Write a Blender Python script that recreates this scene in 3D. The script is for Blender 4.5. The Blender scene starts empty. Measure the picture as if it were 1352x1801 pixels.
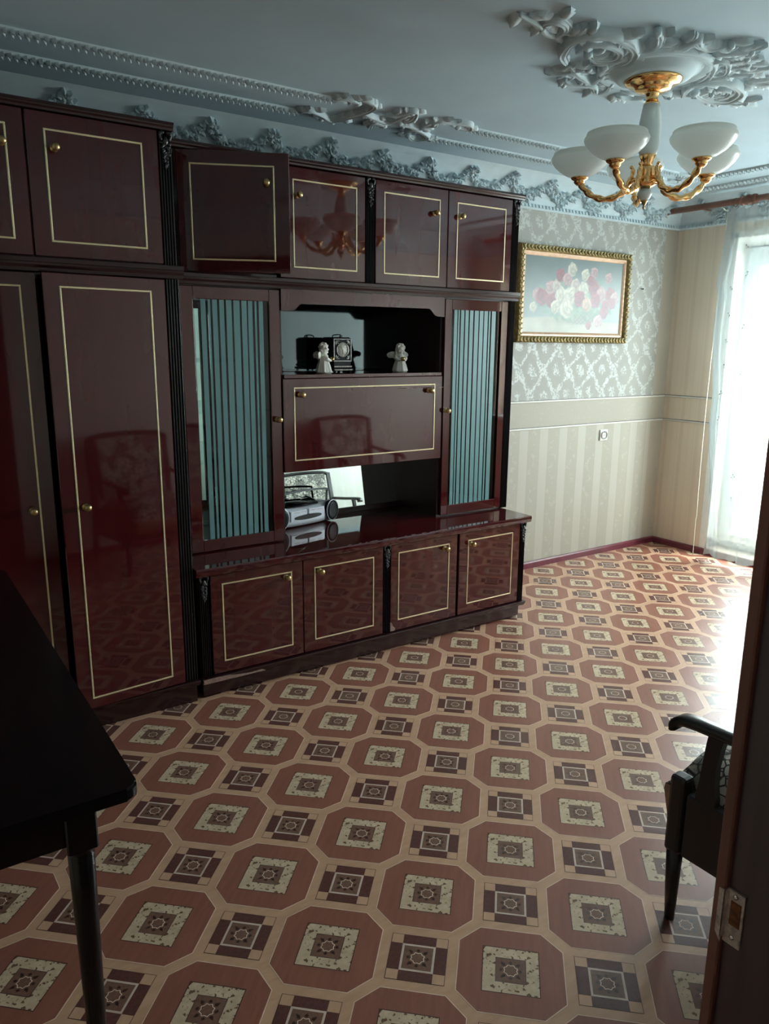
import bpy, bmesh, math, random
import numpy as np
from mathutils import Vector, Matrix, noise

random.seed(7)
D = bpy.data
SC = bpy.context.scene
COL = SC.collection
PI = math.pi
R = math.radians

# ---------------------------------------------------------------- camera
CAM_H = 1.5
F_PX, TILT, YAW, ROLL = 1321.23, 0.21864837, 0.59736608, 0.00836783
cd = D.cameras.new('camera')
cam = D.objects.new('camera', cd)
COL.objects.link(cam)
SC.camera = cam
cd.sensor_fit = 'VERTICAL'
cd.sensor_height = 36.0
cd.sensor_width = 36.0 * 1352 / 1801
cd.lens = 36.0 * F_PX / 1801
cd.clip_start = 0.02
fwd = Vector((math.sin(YAW) * math.cos(TILT), math.cos(YAW) * math.cos(TILT), -math.sin(TILT)))
rgt = Vector((math.cos(YAW), -math.sin(YAW), 0))
upv = rgt.cross(fwd)
r2 = rgt * math.cos(ROLL) + upv * math.sin(ROLL)
u2 = -rgt * math.sin(ROLL) + upv * math.cos(ROLL)
m = Matrix((r2, u2, -fwd)).transposed().to_4x4()
m.translation = (0, 0, CAM_H)
cam.matrix_world = m

# ---------------------------------------------------------------- light and exposure
SKY_COLOR = (0.91, 0.97, 1.0, 1)
SKY_STRENGTH = 24.0
EXPOSURE = 0.4
w = D.worlds.new('sky')
SC.world = w
w.use_nodes = True
bg = w.node_tree.nodes['Background']
bg.inputs['Color'].default_value = SKY_COLOR
bg.inputs['Strength'].default_value = SKY_STRENGTH
vs = SC.view_settings
vs.view_transform = 'Standard'
vs.look = 'None'
vs.gamma = 1.0
vs.exposure = EXPOSURE
vs.use_curve_mapping = False
cy = SC.cycles
cy.max_bounces = 10
cy.diffuse_bounces = 5
cy.glossy_bounces = 5
cy.transmission_bounces = 8
cy.transparent_max_bounces = 16
cy.caustics_reflective = False
cy.caustics_refractive = False
cy.sample_clamp_indirect = 6.0
cy.use_denoising = True


def portal(name, loc, sy, sz):
    l = D.lights.new(name, 'AREA')
    l.shape = 'RECTANGLE'
    l.size = sz
    l.size_y = sy
    l.cycles.is_portal = True
    o = D.objects.new(name, l)
    o.location = loc
    o.rotation_euler = (0, R(90), 0)      # shines towards -X, into the room
    COL.objects.link(o)


portal('window_portal', (5.26, 1.94, 1.13), 2.5, 2.3)

# ---------------------------------------------------------------- node helpers


class NT:
    def __init__(self, name):
        self.m = D.materials.new(name)
        self.m.use_nodes = True
        self.t = self.m.node_tree
        self.n = self.t.nodes
        self.b = self.n['Principled BSDF']
        self.out = self.n['Material Output']
        self.tc = None

    def link(self, a, b):
        self.t.links.new(a, b)

    def put(self, sock, v):
        if hasattr(v, 'is_output') or isinstance(v, bpy.types.NodeSocket):
            self.link(v, sock)
        elif isinstance(v, (tuple, list)) and len(v) == 3 and sock.type == 'RGBA':
            sock.default_value = (*v, 1)
        else:
            sock.default_value = v

    def M(self, op, a, b=None, clamp=False):
        nd = self.n.new('ShaderNodeMath')
        nd.operation = op
        nd.use_clamp = clamp
        self.put(nd.inputs[0], a)
        if b is not None:
            self.put(nd.inputs[1], b)
        return nd.outputs[0]

    def coord(self, kind='Object'):
        if self.tc is None:
            self.tc = self.n.new('ShaderNodeTexCoord')
        return self.tc.outputs[kind]

    def xyz(self, kind='Object'):
        s = self.n.new('ShaderNodeSeparateXYZ')
        self.link(self.coord(kind), s.inputs[0])
        return s.outputs

    def mapping(self, scale, kind='Object', rot=(0, 0, 0)):
        mp = self.n.new('ShaderNodeMapping')
        mp.inputs['Scale'].default_value = scale
        mp.inputs['Rotation'].default_value = rot
        self.link(self.coord(kind), mp.inputs[0])
        return mp.outputs[0]

    def noise(self, scale=5, detail=3, rough=.5, vec=None):
        nd = self.n.new('ShaderNodeTexNoise')
        nd.inputs['Scale'].default_value = scale
        nd.inputs['Detail'].default_value = detail
        nd.inputs['Roughness'].default_value = rough
        self.link(vec if vec is not None else self.coord(), nd.inputs['Vector'])
        return nd.outputs['Fac']

    def ramp(self, f, stops):
        nd = self.n.new('ShaderNodeValToRGB')
        e = nd.color_ramp.elements
        while len(e) < len(stops):
            e.new(0.5)
        for el, (p, c) in zip(e, stops):
            el.position = p
            el.color = (*c, 1) if len(c) == 3 else c
        self.put(nd.inputs[0], f)
        return nd.outputs[0]

    def step(self, f, lo, hi):
        nd = self.n.new('ShaderNodeMapRange')
        nd.interpolation_type = 'SMOOTHSTEP'
        self.put(nd.inputs[0], f)
        nd.inputs[1].default_value = lo
        nd.inputs[2].default_value = hi
        nd.inputs[3].default_value = 0
        nd.inputs[4].default_value = 1
        return nd.outputs[0]

    def mix(self, f, a, b):
        nd = self.n.new('ShaderNodeMix')
        nd.data_type = 'RGBA'
        self.put(nd.inputs[0], f)
        self.put(nd.inputs[6], a)
        self.put(nd.inputs[7], b)
        return nd.outputs[2]

    def bump(self, h, strength=.2, dist=.01):
        nd = self.n.new('ShaderNodeBump')
        nd.inputs['Strength'].default_value = strength
        nd.inputs['Distance'].default_value = dist
        self.link(h, nd.inputs['Height'])
        self.link(nd.outputs[0], self.b.inputs['Normal'])

    def set(self, base=None, rough=None, metal=None, spec=None, coat=None, coat_rough=None):
        for k, v in (('Base Color', base), ('Roughness', rough), ('Metallic', metal),
                     ('Specular IOR Level', spec), ('Coat Weight', coat), ('Coat Roughness', coat_rough)):
            if v is not None:
                self.put(self.b.inputs[k], v)
        return self


def plain(name, base, rough=.5, metal=0.0, spec=.5, var=.12, scale=30):
    t = NT(name)
    f = t.noise(scale, 3)
    lo = tuple(c * (1 - var) for c in base)
    hi = tuple(min(1, c * (1 + var)) for c in base)
    t.set(t.ramp(f, [(.3, lo), (.7, hi)]), rough, metal, spec)
    return t.m


def wood(name, dark, light, rough=.12, grain=(55, 55, 2.2), spec=.5, coat=0.0):
    t = NT(name)
    f = t.noise(1.0, 3, .5, t.mapping(grain))
    g = t.noise(3.0, 2, .5)
    h = t.M('ADD', t.M('MULTIPLY', f, .75), t.M('MULTIPLY', g, .25))
    t.set(t.ramp(h, [(.32, dark), (.68, light)]), rough, 0, spec, coat, .05)
    return t.m


MAHOG = wood('polished_mahogany', (.054, .0055, .0068), (.068, .0071, .0084), .042, (7, 7, .9), .85)
MAHOG_D = wood('dark_mahogany_edge', (.027, .0080, .0085), (.032, .0098, .0103), .16, (.9, 8, 8), .6)
PILAST = wood('ebonised_pilaster', (.012, .011, .013), (.022, .018, .02), .25)
CARC = wood('cabinet_interior', (.018, .008, .008), (.03, .012, .012), .4)
BLACKW = wood('black_lacquer', (.0035, .003, .004), (.006, .005, .006), .2, (55, 55, 2.2), .35)
CHAIRW = wood('dark_chair_wood', (.010, .009, .009), (.02, .016, .015), .3)
GOLDS = plain('gold_strip', (.80, .68, .42), .38, .45, .5, .06)
BRASS = plain('aged_brass', (.50, .36, .17), .3, 1.0, .5, .15, 60)
GOLD = plain('polished_gold', (.86, .52, .22), .14, 1.0, .5, .06)
BRONZE = plain('antique_bronze', (.10, .10, .105), .35, .7, .5, .5, 90)
CHIP = plain('bare_chipboard', (.30, .20, .165), .8, 0, .3, .35, 120)


def opal():
    t = NT('opal_glass')
    t.set((.93, .95, .91), .28, 0, .5)
    tl = t.n.new('ShaderNodeBsdfTranslucent')
    tl.inputs[0].default_value = (.95, .97, .93, 1)
    mx = t.n.new('ShaderNodeMixShader')
    mx.inputs[0].default_value = .55
    t.link(t.b.outputs[0], mx.inputs[1])
    t.link(tl.outputs[0], mx.inputs[2])
    t.link(mx.outputs[0], t.out.inputs[0])
    return t.m


OPAL = opal()
CERAM = plain('white_ceramic', (.84, .89, .86), .28, 0, .5, .02)
PLASTER = plain('painted_plaster', (.55, .65, .69), .75, 0, .3, .05, 14)
CEIL = plain('ceiling_paint', (.47, .60, .675), .7, 0, .35, .04, 3)
PORCEL = plain('white_porcelain', (.80, .78, .72), .3, 0, .5, .03)
WHITEP = plain('white_plastic', (.80, .80, .76), .4, 0, .5, .02)
PVC = plain('white_window_frame', (.82, .86, .87), .35, 0, .5, .02)
REVEAL = plain('window_reveal_paint', (.80, .80, .76), .6, 0, .3, .03)
DKPLAS = plain('black_plastic', (.007, .008, .010), .4, 0, .22, .2)
SILVER = plain('silver_plastic', (.80, .85, .93), .28, .1, .5, .03)
CHROME = plain('chrome', (.75, .77, .78), .15, 1.0, .5, .02)
RODW = wood('brown_curtain_rod', (.17, .070, .045), (.26, .115, .075), .4, (8, 8, 8))
BASEB = plain('maroon_baseboard_paint', (.135, .022, .038), .35, 0, .5, .2, 20)
STEELP = plain('worn_painted_steel', (.46, .39, .36), .5, .3, .5, .5, 120)
RUST = plain('rusty_recess', (.16, .06, .025), .8, .1, .3, .5, 150)
DOORP = wood('black_brown_door_paint', (.05, .030, .034), (.075, .045, .05), .35)
DOORE = wood('worn_brown_door_edge', (.13, .05, .038), (.22, .09, .065), .5, (30, 30, 3))
HALL = plain('hall_wallpaper', (.16, .13, .10), .8, 0, .3, .1)
STRING = plain('cord_fibre', (.72, .68, .56), .8, 0, .2, .05)
CONC = plain('balcony_plaster', (.62, .63, .62), .9, 0, .2, .1, 8)
RAILM = plain('pale_rail_moulding', (.62, .60, .54), .4, 0, .5, .05)
RAILD = plain('dark_rail_edge', (.10, .08, .07), .5, 0, .4, .1)
CEMENT = plain('crazed_enamel_dial', (.66, .64, .56), .4, 0, .5, .06, 60)


def mirror_mat(name, tint, rough):
    t = NT(name)
    f = t.noise(9, 3)
    t.set(t.ramp(f, [(.3, tint), (.8, tuple(c * .9 for c in tint))]), rough, 1.0)
    return t.m


MIRROR = mirror_mat('silvered_mirror', (.80, .90, .88), .015)
MIRRORD = mirror_mat('dark_grey_mirror', (.11, .135, .145), .06)  # much darker grey tint and a slightly softer reflection


def glass_mat(name, tint, ior=1.5):
    t = NT(name)
    t.n.remove(t.b)
    fr = t.n.new('ShaderNodeFresnel')
    fr.inputs[0].default_value = ior
    tr = t.n.new('ShaderNodeBsdfTransparent')
    tr.inputs[0].default_value = (*tint, 1)
    gl = t.n.new('ShaderNodeBsdfGlossy')
    gl.inputs['Roughness'].default_value = .02
    mx = t.n.new('ShaderNodeMixShader')
    geo = t.n.new('ShaderNodeNewGeometry')
    # the pane is a thin slab: it mirrors on the face it is entered by
    t.link(t.M('MULTIPLY', fr.outputs[0], t.M('SUBTRACT', 1.0, geo.outputs['Backfacing'])), mx.inputs[0])
    t.link(tr.outputs[0], mx.inputs[1])
    t.link(gl.outputs[0], mx.inputs[2])
    t.link(mx.outputs[0], t.out.inputs[0])
    return t.m


GLASS = glass_mat('clear_glass', (.93, .97, .96))
GLASST = glass_mat('teal_cabinet_glass', (.88, .955, .94))


def frosted():
    t = NT('frosted_stripe')
    t.set((.13, .27, .275), .35, 0, .5)
    t.b.inputs['Alpha'].default_value = 1.0
    return t.m


FROST = frosted()


def tulle(name, opaq):
    t = NT(name)
    t.n.remove(t.b)
    tr = t.n.new('ShaderNodeBsdfTransparent')
    tr.inputs[0].default_value = (1, 1, 1, 1)
    df = t.n.new('ShaderNodeBsdfDiffuse')
    df.inputs[0].default_value = (.88, .92, .91, 1)
    tl = t.n.new('ShaderNodeBsdfTranslucent')
    tl.inputs[0].default_value = (.12, .145, .148, 1)
    m1 = t.n.new('ShaderNodeMixShader')
    m1.inputs[0].default_value = .5
    t.link(df.outputs[0], m1.inputs[1])
    t.link(tl.outputs[0], m1.inputs[2])
    m2 = t.n.new('ShaderNodeMixShader')
    m2.inputs[0].default_value = opaq
    t.link(tr.outputs[0], m2.inputs[1])
    t.link(m1.outputs[0], m2.inputs[2])
    t.link(m2.outputs[0], t.out.inputs[0])
    return t.m


TULLE = tulle('sheer_tulle', .45)
TULLE2 = tulle('sheer_tulle_doubled', .62)
SPRIG = plain('grey_embroidery', (.12, .14, .12), .8, 0, .2, .2)


# ---------------------------------------------------------------- wallpapers
def wallpaper_back():
    t = NT('damask_and_stripe_wallpaper')
    o = t.xyz()
    X, Z = o[0], o[2]
    nz = t.noise(30, 5, .75)
    n0 = t.M('SUBTRACT', nz, .5)
    # upper damask: ogee garlands round a small sprig
    u = t.M('MULTIPLY', t.M('SUBTRACT', X, 3.583), 2 * PI / .23)
    v = t.M('MULTIPLY', t.M('SUBTRACT', Z, 1.338), 2 * PI / .31)
    wb = t.M('SUBTRACT', t.noise(13, 2), .5)
    u = t.M('ADD', u, t.M('ADD', t.M('MULTIPLY', wb, 1.5), t.M('MULTIPLY', t.M('SINE', t.M('MULTIPLY', v, 2.0)), .22)))
    v = t.M('ADD', v, t.M('MULTIPLY', wb, -1.2))
    h = t.M('ADD', t.M('COSINE', u), t.M('COSINE', v))
    ah = t.M('ABSOLUTE', h)
    ring = t.M('SUBTRACT', 1.0, t.step(t.M('ADD', ah, t.M('MULTIPLY', n0, 2.3)), .28, .50))
    spr = t.step(t.M('ADD', ah, t.M('MULTIPLY', n0, 2.2)), 1.66, 1.84)
    fig = t.M('MAXIMUM', ring, spr)
    fine = t.noise(75, 3, .6)
    fig = t.M('MULTIPLY', fig, t.step(fine, .42, .52))
    # lower stripes
    s = t.M('FRACT', t.M('DIVIDE', t.M('SUBTRACT', X, 3.504), .187))
    light = t.M('MULTIPLY', t.step(s, 0, .03), t.M('SUBTRACT', 1.0, t.step(s, .40, .43)))
    sv = t.M('MULTIPLY', t.M('SUBTRACT', s, .70), 2 * PI)
    wig = t.M('ADD', t.M('COSINE', t.M('ADD', sv, t.M('MULTIPLY', t.M('SINE', t.M('MULTIPLY', Z, 40)), .8))), t.M('MULTIPLY', n0, 5.0))
    vine = t.M('MULTIPLY', t.step(wig, 1.0, 1.5), t.M('SUBTRACT', 1.0, light))
    low = t.M('MAXIMUM', light, t.M('MULTIPLY', vine, .75))
    is_up = t.step(Z, 1.139, 1.141)
    is_low = t.M('SUBTRACT', 1.0, t.step(Z, .963, .965))
    plainc = t.M('SUBTRACT', 1.0, t.step(X, 4.855, 4.86))        # the corner strip wraps round plain
    band = t.M('MULTIPLY', t.step(t.noise(40, 3), .58, .68), .35)
    f = t.M('ADD', t.M('MULTIPLY', fig, is_up), t.M('MULTIPLY', low, is_low))
    f = t.M('ADD', f, t.M('MULTIPLY', band, t.M('SUBTRACT', 1.0, t.M('ADD', is_up, is_low))))
    f = t.M('MULTIPLY', f, plainc)
    up_c = t.mix(f, (.345, .338, .302), (.485, .505, .475))
    lo_c = t.mix(f, (.400, .370, .305), (.455, .432, .368))
    c = t.mix(is_up, lo_c, up_c)
    c = t.mix(plainc, (.42, .37, .30), c)
    t.set(c, t.M('SUBTRACT', .62, t.M('MULTIPLY', f, .22)), 0, .5)
    t.bump(f, .15, .001)
    return t.m


def wallpaper_stripe(name, base, line, axis=1):
    t = NT(name)
    o = t.xyz()
    A = o[axis]
    s1 = t.M('SINE', t.M('MULTIPLY', A, 2 * PI / .135))
    s2 = t.M('SINE', t.M('MULTIPLY', A, 2 * PI / .047))
    f = t.M('ADD', t.M('MULTIPLY', t.step(s1, .72, .95), .5), t.M('MULTIPLY', t.step(s2, .6, 1), .25))
    mott = t.noise(7, 4, .6, t.mapping((3, 3, .7)))
    f = t.M('ADD', f, t.M('MULTIPLY', mott, .35))
    t.set(t.mix(f, base, line), .6, 0, .4)
    return t.m


WP_BACK = wallpaper_back()
WP_RIGHT = wallpaper_stripe('tan_striped_wallpaper', (.76, .645, .51), (.66, .55, .43), 1)
WP_FRONT = wallpaper_stripe('pale_striped_wallpaper', (.68, .655, .60), (.74, .72, .67), 0)
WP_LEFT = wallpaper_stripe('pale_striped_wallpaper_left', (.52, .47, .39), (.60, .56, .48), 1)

# ---------------------------------------------------------------- mesh helpers


def xf(verts, M4):
    for v in verts:
        v.co = M4 @ v.co


def box(bm, x0, x1, y0, y1, z0, z1, bev=0.0, mi=0, seg=1):
    g = bmesh.ops.create_cube(bm, size=1.0)
    vs_ = g['verts']
    sx, sy, sz = x1 - x0, y1 - y0, z1 - z0
    for v in vs_:
        v.co = Vector((x0 + (v.co.x + .5) * sx, y0 + (v.co.y + .5) * sy, z0 + (v.co.z + .5) * sz))
    fs = set(f for v in vs_ for f in v.link_faces)
    for f in fs:
        f.material_index = mi
    if bev > 0:
        es = list(set(e for v in vs_ for e in v.link_edges))
        r = bmesh.ops.bevel(bm, geom=es, offset=bev, segments=seg, affect='EDGES', profile=.5, clamp_overlap=True)
        for f in r['faces']:
            f.material_index = mi
    return bm


def sweep(bm, pts, rad, n=10, mi=0, cap=True, twist=None, sq=1.0):
    """round bar along a polyline; rad number or list; twist=(lobes, turns, depth)"""
    P = [Vector(p) for p in pts]
    k = len(P)
    rr = rad if isinstance(rad, (list, tuple)) else [rad] * k
    T = []
    for i in range(k):
        a = P[max(0, i - 1)]
        b = P[min(k - 1, i + 1)]
        T.append((b - a).normalized())
    ref = Vector((0, 0, 1)) if abs(T[0].z) < .9 else Vector((1, 0, 0))
    N = (ref - T[0] * ref.dot(T[0])).normalized()
    rings = []
    for i in range(k):
        N = (N - T[i] * N.dot(T[i]))
        N = N.normalized() if N.length > 1e-6 else T[i].orthogonal().normalized()
        B = T[i].cross(N)
        ring = []
        for j in range(n):
            a = 2 * PI * j / n
            q = rr[i]
            if twist:
                q *= 1 + twist[2] * math.cos(twist[0] * (a + 2 * PI * twist[1] * i / (k - 1)))
            ring.append(bm.verts.new(P[i] + N * math.cos(a) * q + B * math.sin(a) * q * sq))
        rings.append(ring)
    for i in range(k - 1):
        for j in range(n):
            f = bm.faces.new((rings[i][j], rings[i][(j + 1) % n], rings[i + 1][(j + 1) % n], rings[i + 1][j]))
            f.material_index = mi
            f.smooth = True
    if cap:
        for ring, rev in ((rings[0], True), (rings[-1], False)):
            f = bm.faces.new(list(reversed(ring)) if rev else ring)
            f.material_index = mi
    return bm


def lathe(bm, prof, n=24, M4=None, mi=0, closed=True):
    """prof [(r,z)] from bottom to top about Z, then moved by M4"""
    rings = []
    made = []
    for r, z in prof:
        if r < 1e-5:
            v = bm.verts.new((0, 0, z))
            made.append(v)
            rings.append([v])
        else:
            ring = [bm.verts.new((r * math.cos(2 * PI * j / n), r * math.sin(2 * PI * j / n), z)) for j in range(n)]
            made += ring
            rings.append(ring)
    for a, b in zip(rings, rings[1:]):
        for j in range(n):
            if len(a) == 1 and len(b) == 1:
                continue
            if len(a) == 1:
                f = bm.faces.new((a[0], b[(j + 1) % n], b[j]))
            elif len(b) == 1:
                f = bm.faces.new((a[j], a[(j + 1) % n], b[0]))
            else:
                f = bm.faces.new((a[j], a[(j + 1) % n], b[(j + 1) % n], b[j]))
            f.smooth = True
            f.material_index = mi
    if closed:
        for ring, rev in ((rings[0], True), (rings[-1], False)):
            if len(ring) > 2:
                f = bm.faces.new(list(reversed(ring)) if rev else ring)
                f.material_index = mi
    if M4 is not None:
        xf(made, M4)
    return bm


def prism(bm, poly, axis, a0, a1, mi=0, smooth=False):
    """extrude a closed 2-D polygon along an axis. axis 'x': poly=(y,z); 'y': (x,z); 'z': (x,y)"""
    def p3(p, a):
        return {'x': (a, p[0], p[1]), 'y': (p[0], a, p[1]), 'z': (p[0], p[1], a)}[axis]
    A = [bm.verts.new(p3(p, a0)) for p in poly]
    B = [bm.verts.new(p3(p, a1)) for p in poly]
    n = len(poly)
    fs = [bm.faces.new(A), bm.faces.new(list(reversed(B)))]
    for i in range(n):
        f = bm.faces.new((A[i], B[i], B[(i + 1) % n], A[(i + 1) % n]))
        f.smooth = smooth
        fs.append(f)
    for f in fs:
        f.material_index = mi
    return bm


def ball(bm, c, r, sub=2, mi=0, rot=None):
    g = bmesh.ops.create_icosphere(bm, subdivisions=sub, radius=1.0)
    rr = r if isinstance(r, (tuple, list)) else (r, r, r)
    M4 = Matrix.Translation(c) @ (rot.to_4x4() if rot is not None else Matrix.Identity(4)) @ Matrix.Diagonal((*rr, 1))
    xf(g['verts'], M4)
    for f in set(f for v in g['verts'] for f in v.link_faces):
        f.smooth = True
        f.material_index = mi
    return bm


def obj(name, bm, mats, parent=None, kind=None, label=None, flat=True):
    """link a bmesh (built in world coordinates) as one object; a child of `parent` keeps its place"""
    bmesh.ops.recalc_face_normals(bm, faces=bm.faces[:])
    me = D.meshes.new(name)
    bm.to_mesh(me)
    bm.free()
    for mt in (mats if isinstance(mats, (list, tuple)) else [mats]):
        me.materials.append(mt)
    o = D.objects.new(name, me)
    COL.objects.link(o)
    if parent is not None:
        off = base_of(parent)
        me.transform(Matrix.Translation(-off))
        o.parent = parent
    if kind:
        o['kind'] = kind
    if label:
        o['label'] = label
    return o


BASES = {}


def base_of(o):
    while o.parent is not None:
        o = o.parent
    return BASES.get(o.name, Vector((0, 0, 0)))


def thing(name, loc, label, cat, group=None):
    o = D.objects.new(name, None)
    o.empty_display_size = .05
    COL.objects.link(o)
    o.location = loc
    BASES[o.name] = Vector(loc)
    o['label'] = label
    o['category'] = cat
    if group:
        o['group'] = group
    return o


def struct(name, bm, mats, parent=None):
    return obj(name, bm, mats, parent, 'structure')


def local(name, bm, mats, parent, loc=None, rotz=0.0, label=None):
    """a child whose mesh is in its own coordinates; loc relative to the parent"""
    bmesh.ops.recalc_face_normals(bm, faces=bm.faces[:])
    me = D.meshes.new(name)
    bm.to_mesh(me)
    bm.free()
    for mt in (mats if isinstance(mats, (list, tuple)) else [mats]):
        me.materials.append(mt)
    o = D.objects.new(name, me)
    COL.objects.link(o)
    o.parent = parent
    if loc is not None:
        o.location = loc
    o.rotation_euler = (0, 0, rotz)
    if label:
        o['label'] = label
    return o


def inst(src, name, parent, M4):
    o = src.copy()
    o.name = name
    COL.objects.link(o)
    o.parent = parent
    o.matrix_local = M4
    return o


def spline(pts, per=8):
    P = [Vector(p) for p in pts]
    if len(P) < 3:
        return [P[0].lerp(P[-1], i / per) for i in range(per + 1)]
    out = []
    for i in range(len(P) - 1):
        p0, p1, p2, p3 = P[max(0, i - 1)], P[i], P[i + 1], P[min(len(P) - 1, i + 2)]
        for k in range(per):
            t = k / per
            out.append(.5 * ((2 * p1) + (p2 - p0) * t + (2 * p0 - 5 * p1 + 4 * p2 - p3) * t * t + (3 * p1 - p0 - 3 * p2 + p3) * t ** 3))
    out.append(P[-1])
    return out


# ---------------------------------------------------------------- the room
XL, XR, YF, YB, ZC = -.75, 5.0, .34, 3.58, 2.51
bm = bmesh.new()
box(bm, XL - .1, XR + .3, YB, YB + .12, -.1, ZC + .1)
struct('wall_back', bm, WP_BACK)
bm = bmesh.new()
box(bm, XL - .1, XL, YF - .12, YB, -.1, ZC + .1)
struct('wall_left', bm, WP_LEFT)
# front wall with the doorway the camera stands in
DX0, DX1, DZ = -.22, .612, 2.06
bm = bmesh.new()
box(bm, XL, DX0 - .062, YF - .12, YF, -.1, ZC + .1)
box(bm, DX1 + .062, XR + .3, YF - .12, YF, -.1, ZC + .1)
box(bm, DX0 - .062, DX1 + .062, YF - .12, YF, DZ + .062, ZC + .1)
struct('wall_front', bm, WP_FRONT)
# right wall: balcony door and window opening with splayed reveal
WY0, WY1, WZ1 = .75, 3.11, 2.23
WYM, WZS = 2.25, .85
bm = bmesh.new()
box(bm, XR, XR + .3, WY1 + .05, YB, -.1, ZC + .1)
box(bm, XR, XR + .3, YF - .12, WY0, -.1, ZC + .1)
box(bm, XR, XR + .3, WY0, WY1 + .05, WZ1, ZC + .1)
box(bm, XR, XR + .3, WY0, WYM, -.1, WZS)
box(bm, XR, XR + .3, WYM, WY1 + .05, -.1, .045)
struct('wall_right', bm, WP_RIGHT)
bm = bmesh.new()
# splayed reveal: left cheek and soffit, slightly tapering towards the frame
prism(bm, [(XR - .002, WY1), (XR + .22, WY1 + .03), (XR + .22, WY1 + .06), (XR - .002, WY1 + .06)], 'z', .045, WZ1 + .03)
prism(bm, [(XR - .002, WZ1), (XR + .22, WZ1 - .05), (XR + .22, WZ1 + .04), (XR - .002, WZ1 + .04)], 'y', WY0, WY1 + .05)
struct('trim_8', bm, REVEAL)
bm = bmesh.new()
box(bm, XL - .1, XR + .3, YF - .12, YB + .1, ZC, ZC + .12)
struct('ceiling', bm, CEIL)

# hall behind the camera (dark, keeps daylight out of the doorway)
bm = bmesh.new()
box(bm, -1.1, 1.3, -1.3, YF - .12, ZC, ZC + .1)
struct('ceiling_hall', bm, HALL)
bm = bmesh.new()
box(bm, -1.1, 1.3, -1.3, YF - .12, -.1, -.001)
struct('floor_hall', bm, CARC)
for nm, a in (('wall_hall_left', (-1.2, -1.1, -1.3, YF - .12)), ('wall_hall_right', (1.3, 1.4, -1.3, YF - .12)), ('wall_hall_rear', (-1.2, 1.4, -1.4, -1.3))):
    bm = bmesh.new()
    box(bm, *a, -.1, ZC + .1)
    struct(nm, bm, HALL)

# ---------------------------------------------------------------- floor: printed linoleum, octagons and squares
def floor_mat(name, a, b, rough=.27, scale=1.0, grain=(7, 60, 1), rot=0.0):
    t = NT(name)
    f = t.noise(scale, 5, .62, t.mapping(grain, 'Object', (0, 0, rot)))
    g = t.noise(2.2, 2)
    h = t.M('ADD', t.M('MULTIPLY', f, .8), t.M('MULTIPLY', g, .2))
    t.set(t.ramp(h, [(.3, a), (.7, b)]), rough, 0, .5)
    return t.m


def speckle():
    t = NT('cream_burl_print')
    f = t.noise(80, 2, .5)
    g = t.noise(30, 3, .6)
    c1 = t.ramp(g, [(.3, (.52, .385, .255)), (.65, (.70, .535, .37))])
    c = t.mix(t.step(f, .56, .63), c1, (.17, .095, .055))
    t.set(c, .27, 0, .5)
    return t.m


TAN = floor_mat('tan_wood_print', (.52, .30, .187), (.65, .39, .25), .33, 1.0, (9, 40, 1), R(45))
REDW = floor_mat('red_wood_print', (.245, .094, .062), (.335, .128, .086), .33)
CREAM = speckle()
MIDB = floor_mat('brown_medallion_print', (.165, .088, .062), (.24, .13, .092), .27, 6, (20, 20, 1))
DKB = floor_mat('dark_plum_print', (.105, .040, .034), (.155, .064, .052), .27, 3, (30, 30, 1))
LINE = plain('dark_line_print', (.055, .025, .02), .3)
PALE = plain('pale_line_print', (.80, .60, .47), .3)
WFR = plain('pale_frame_print', (.64, .49, .40), .3)

bm = bmesh.new()
box(bm, XL - .05, XR + .05, YF - .12, YB + .05, -.1, 0)
FLOOR = struct('floor', bm, TAN)
LS, LPHI, LX, LY = .32598222, .0301690, 1.12181810, 1.76127890
ZT = .0004


def ngon_ring(bm, outer, inner, mi, z):
    n = len(outer)
    A = [bm.verts.new((*p, z)) for p in outer]
    B = [bm.verts.new((*p, z)) for p in inner]
    for i in range(n):
        f = bm.faces.new((A[i], A[(i + 1) % n], B[(i + 1) % n], B[i]))
        f.material_index = mi


def quad(bm, pts, mi, z):
    f = bm.faces.new([bm.verts.new((*p, z)) for p in pts])
    f.material_index = mi


def sq(h):
    return [(-h, -h), (h, -h), (h, h), (-h, h)]


def octa(a, c):
    return [(c, -a), (a, -c), (a, c), (c, a), (-c, a), (-a, c), (-a, -c), (-c, -a)]


def star(bm, r, zz):
    ring = []
    for k in range(16):
        q = r * (.62 if k % 2 else .50)
        ring.append((q * math.cos(k * PI / 8), q * math.sin(k * PI / 8)))
    ngon_ring(bm, ring, [(p[0] * .88, p[1] * .88) for p in ring], 4, zz)
    for k in range(8):
        a = k * PI / 4
        ca, sa = math.cos(a), math.sin(a)
        q = 1.12 if k % 2 else .93
        pts = [(.60, 0), (.76, .17), (q, 0), (.76, -.17)]
        quad(bm, [(r * (p[0] * ca - p[1] * sa), r * (p[0] * sa + p[1] * ca)) for p in pts], 3, zz)


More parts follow.
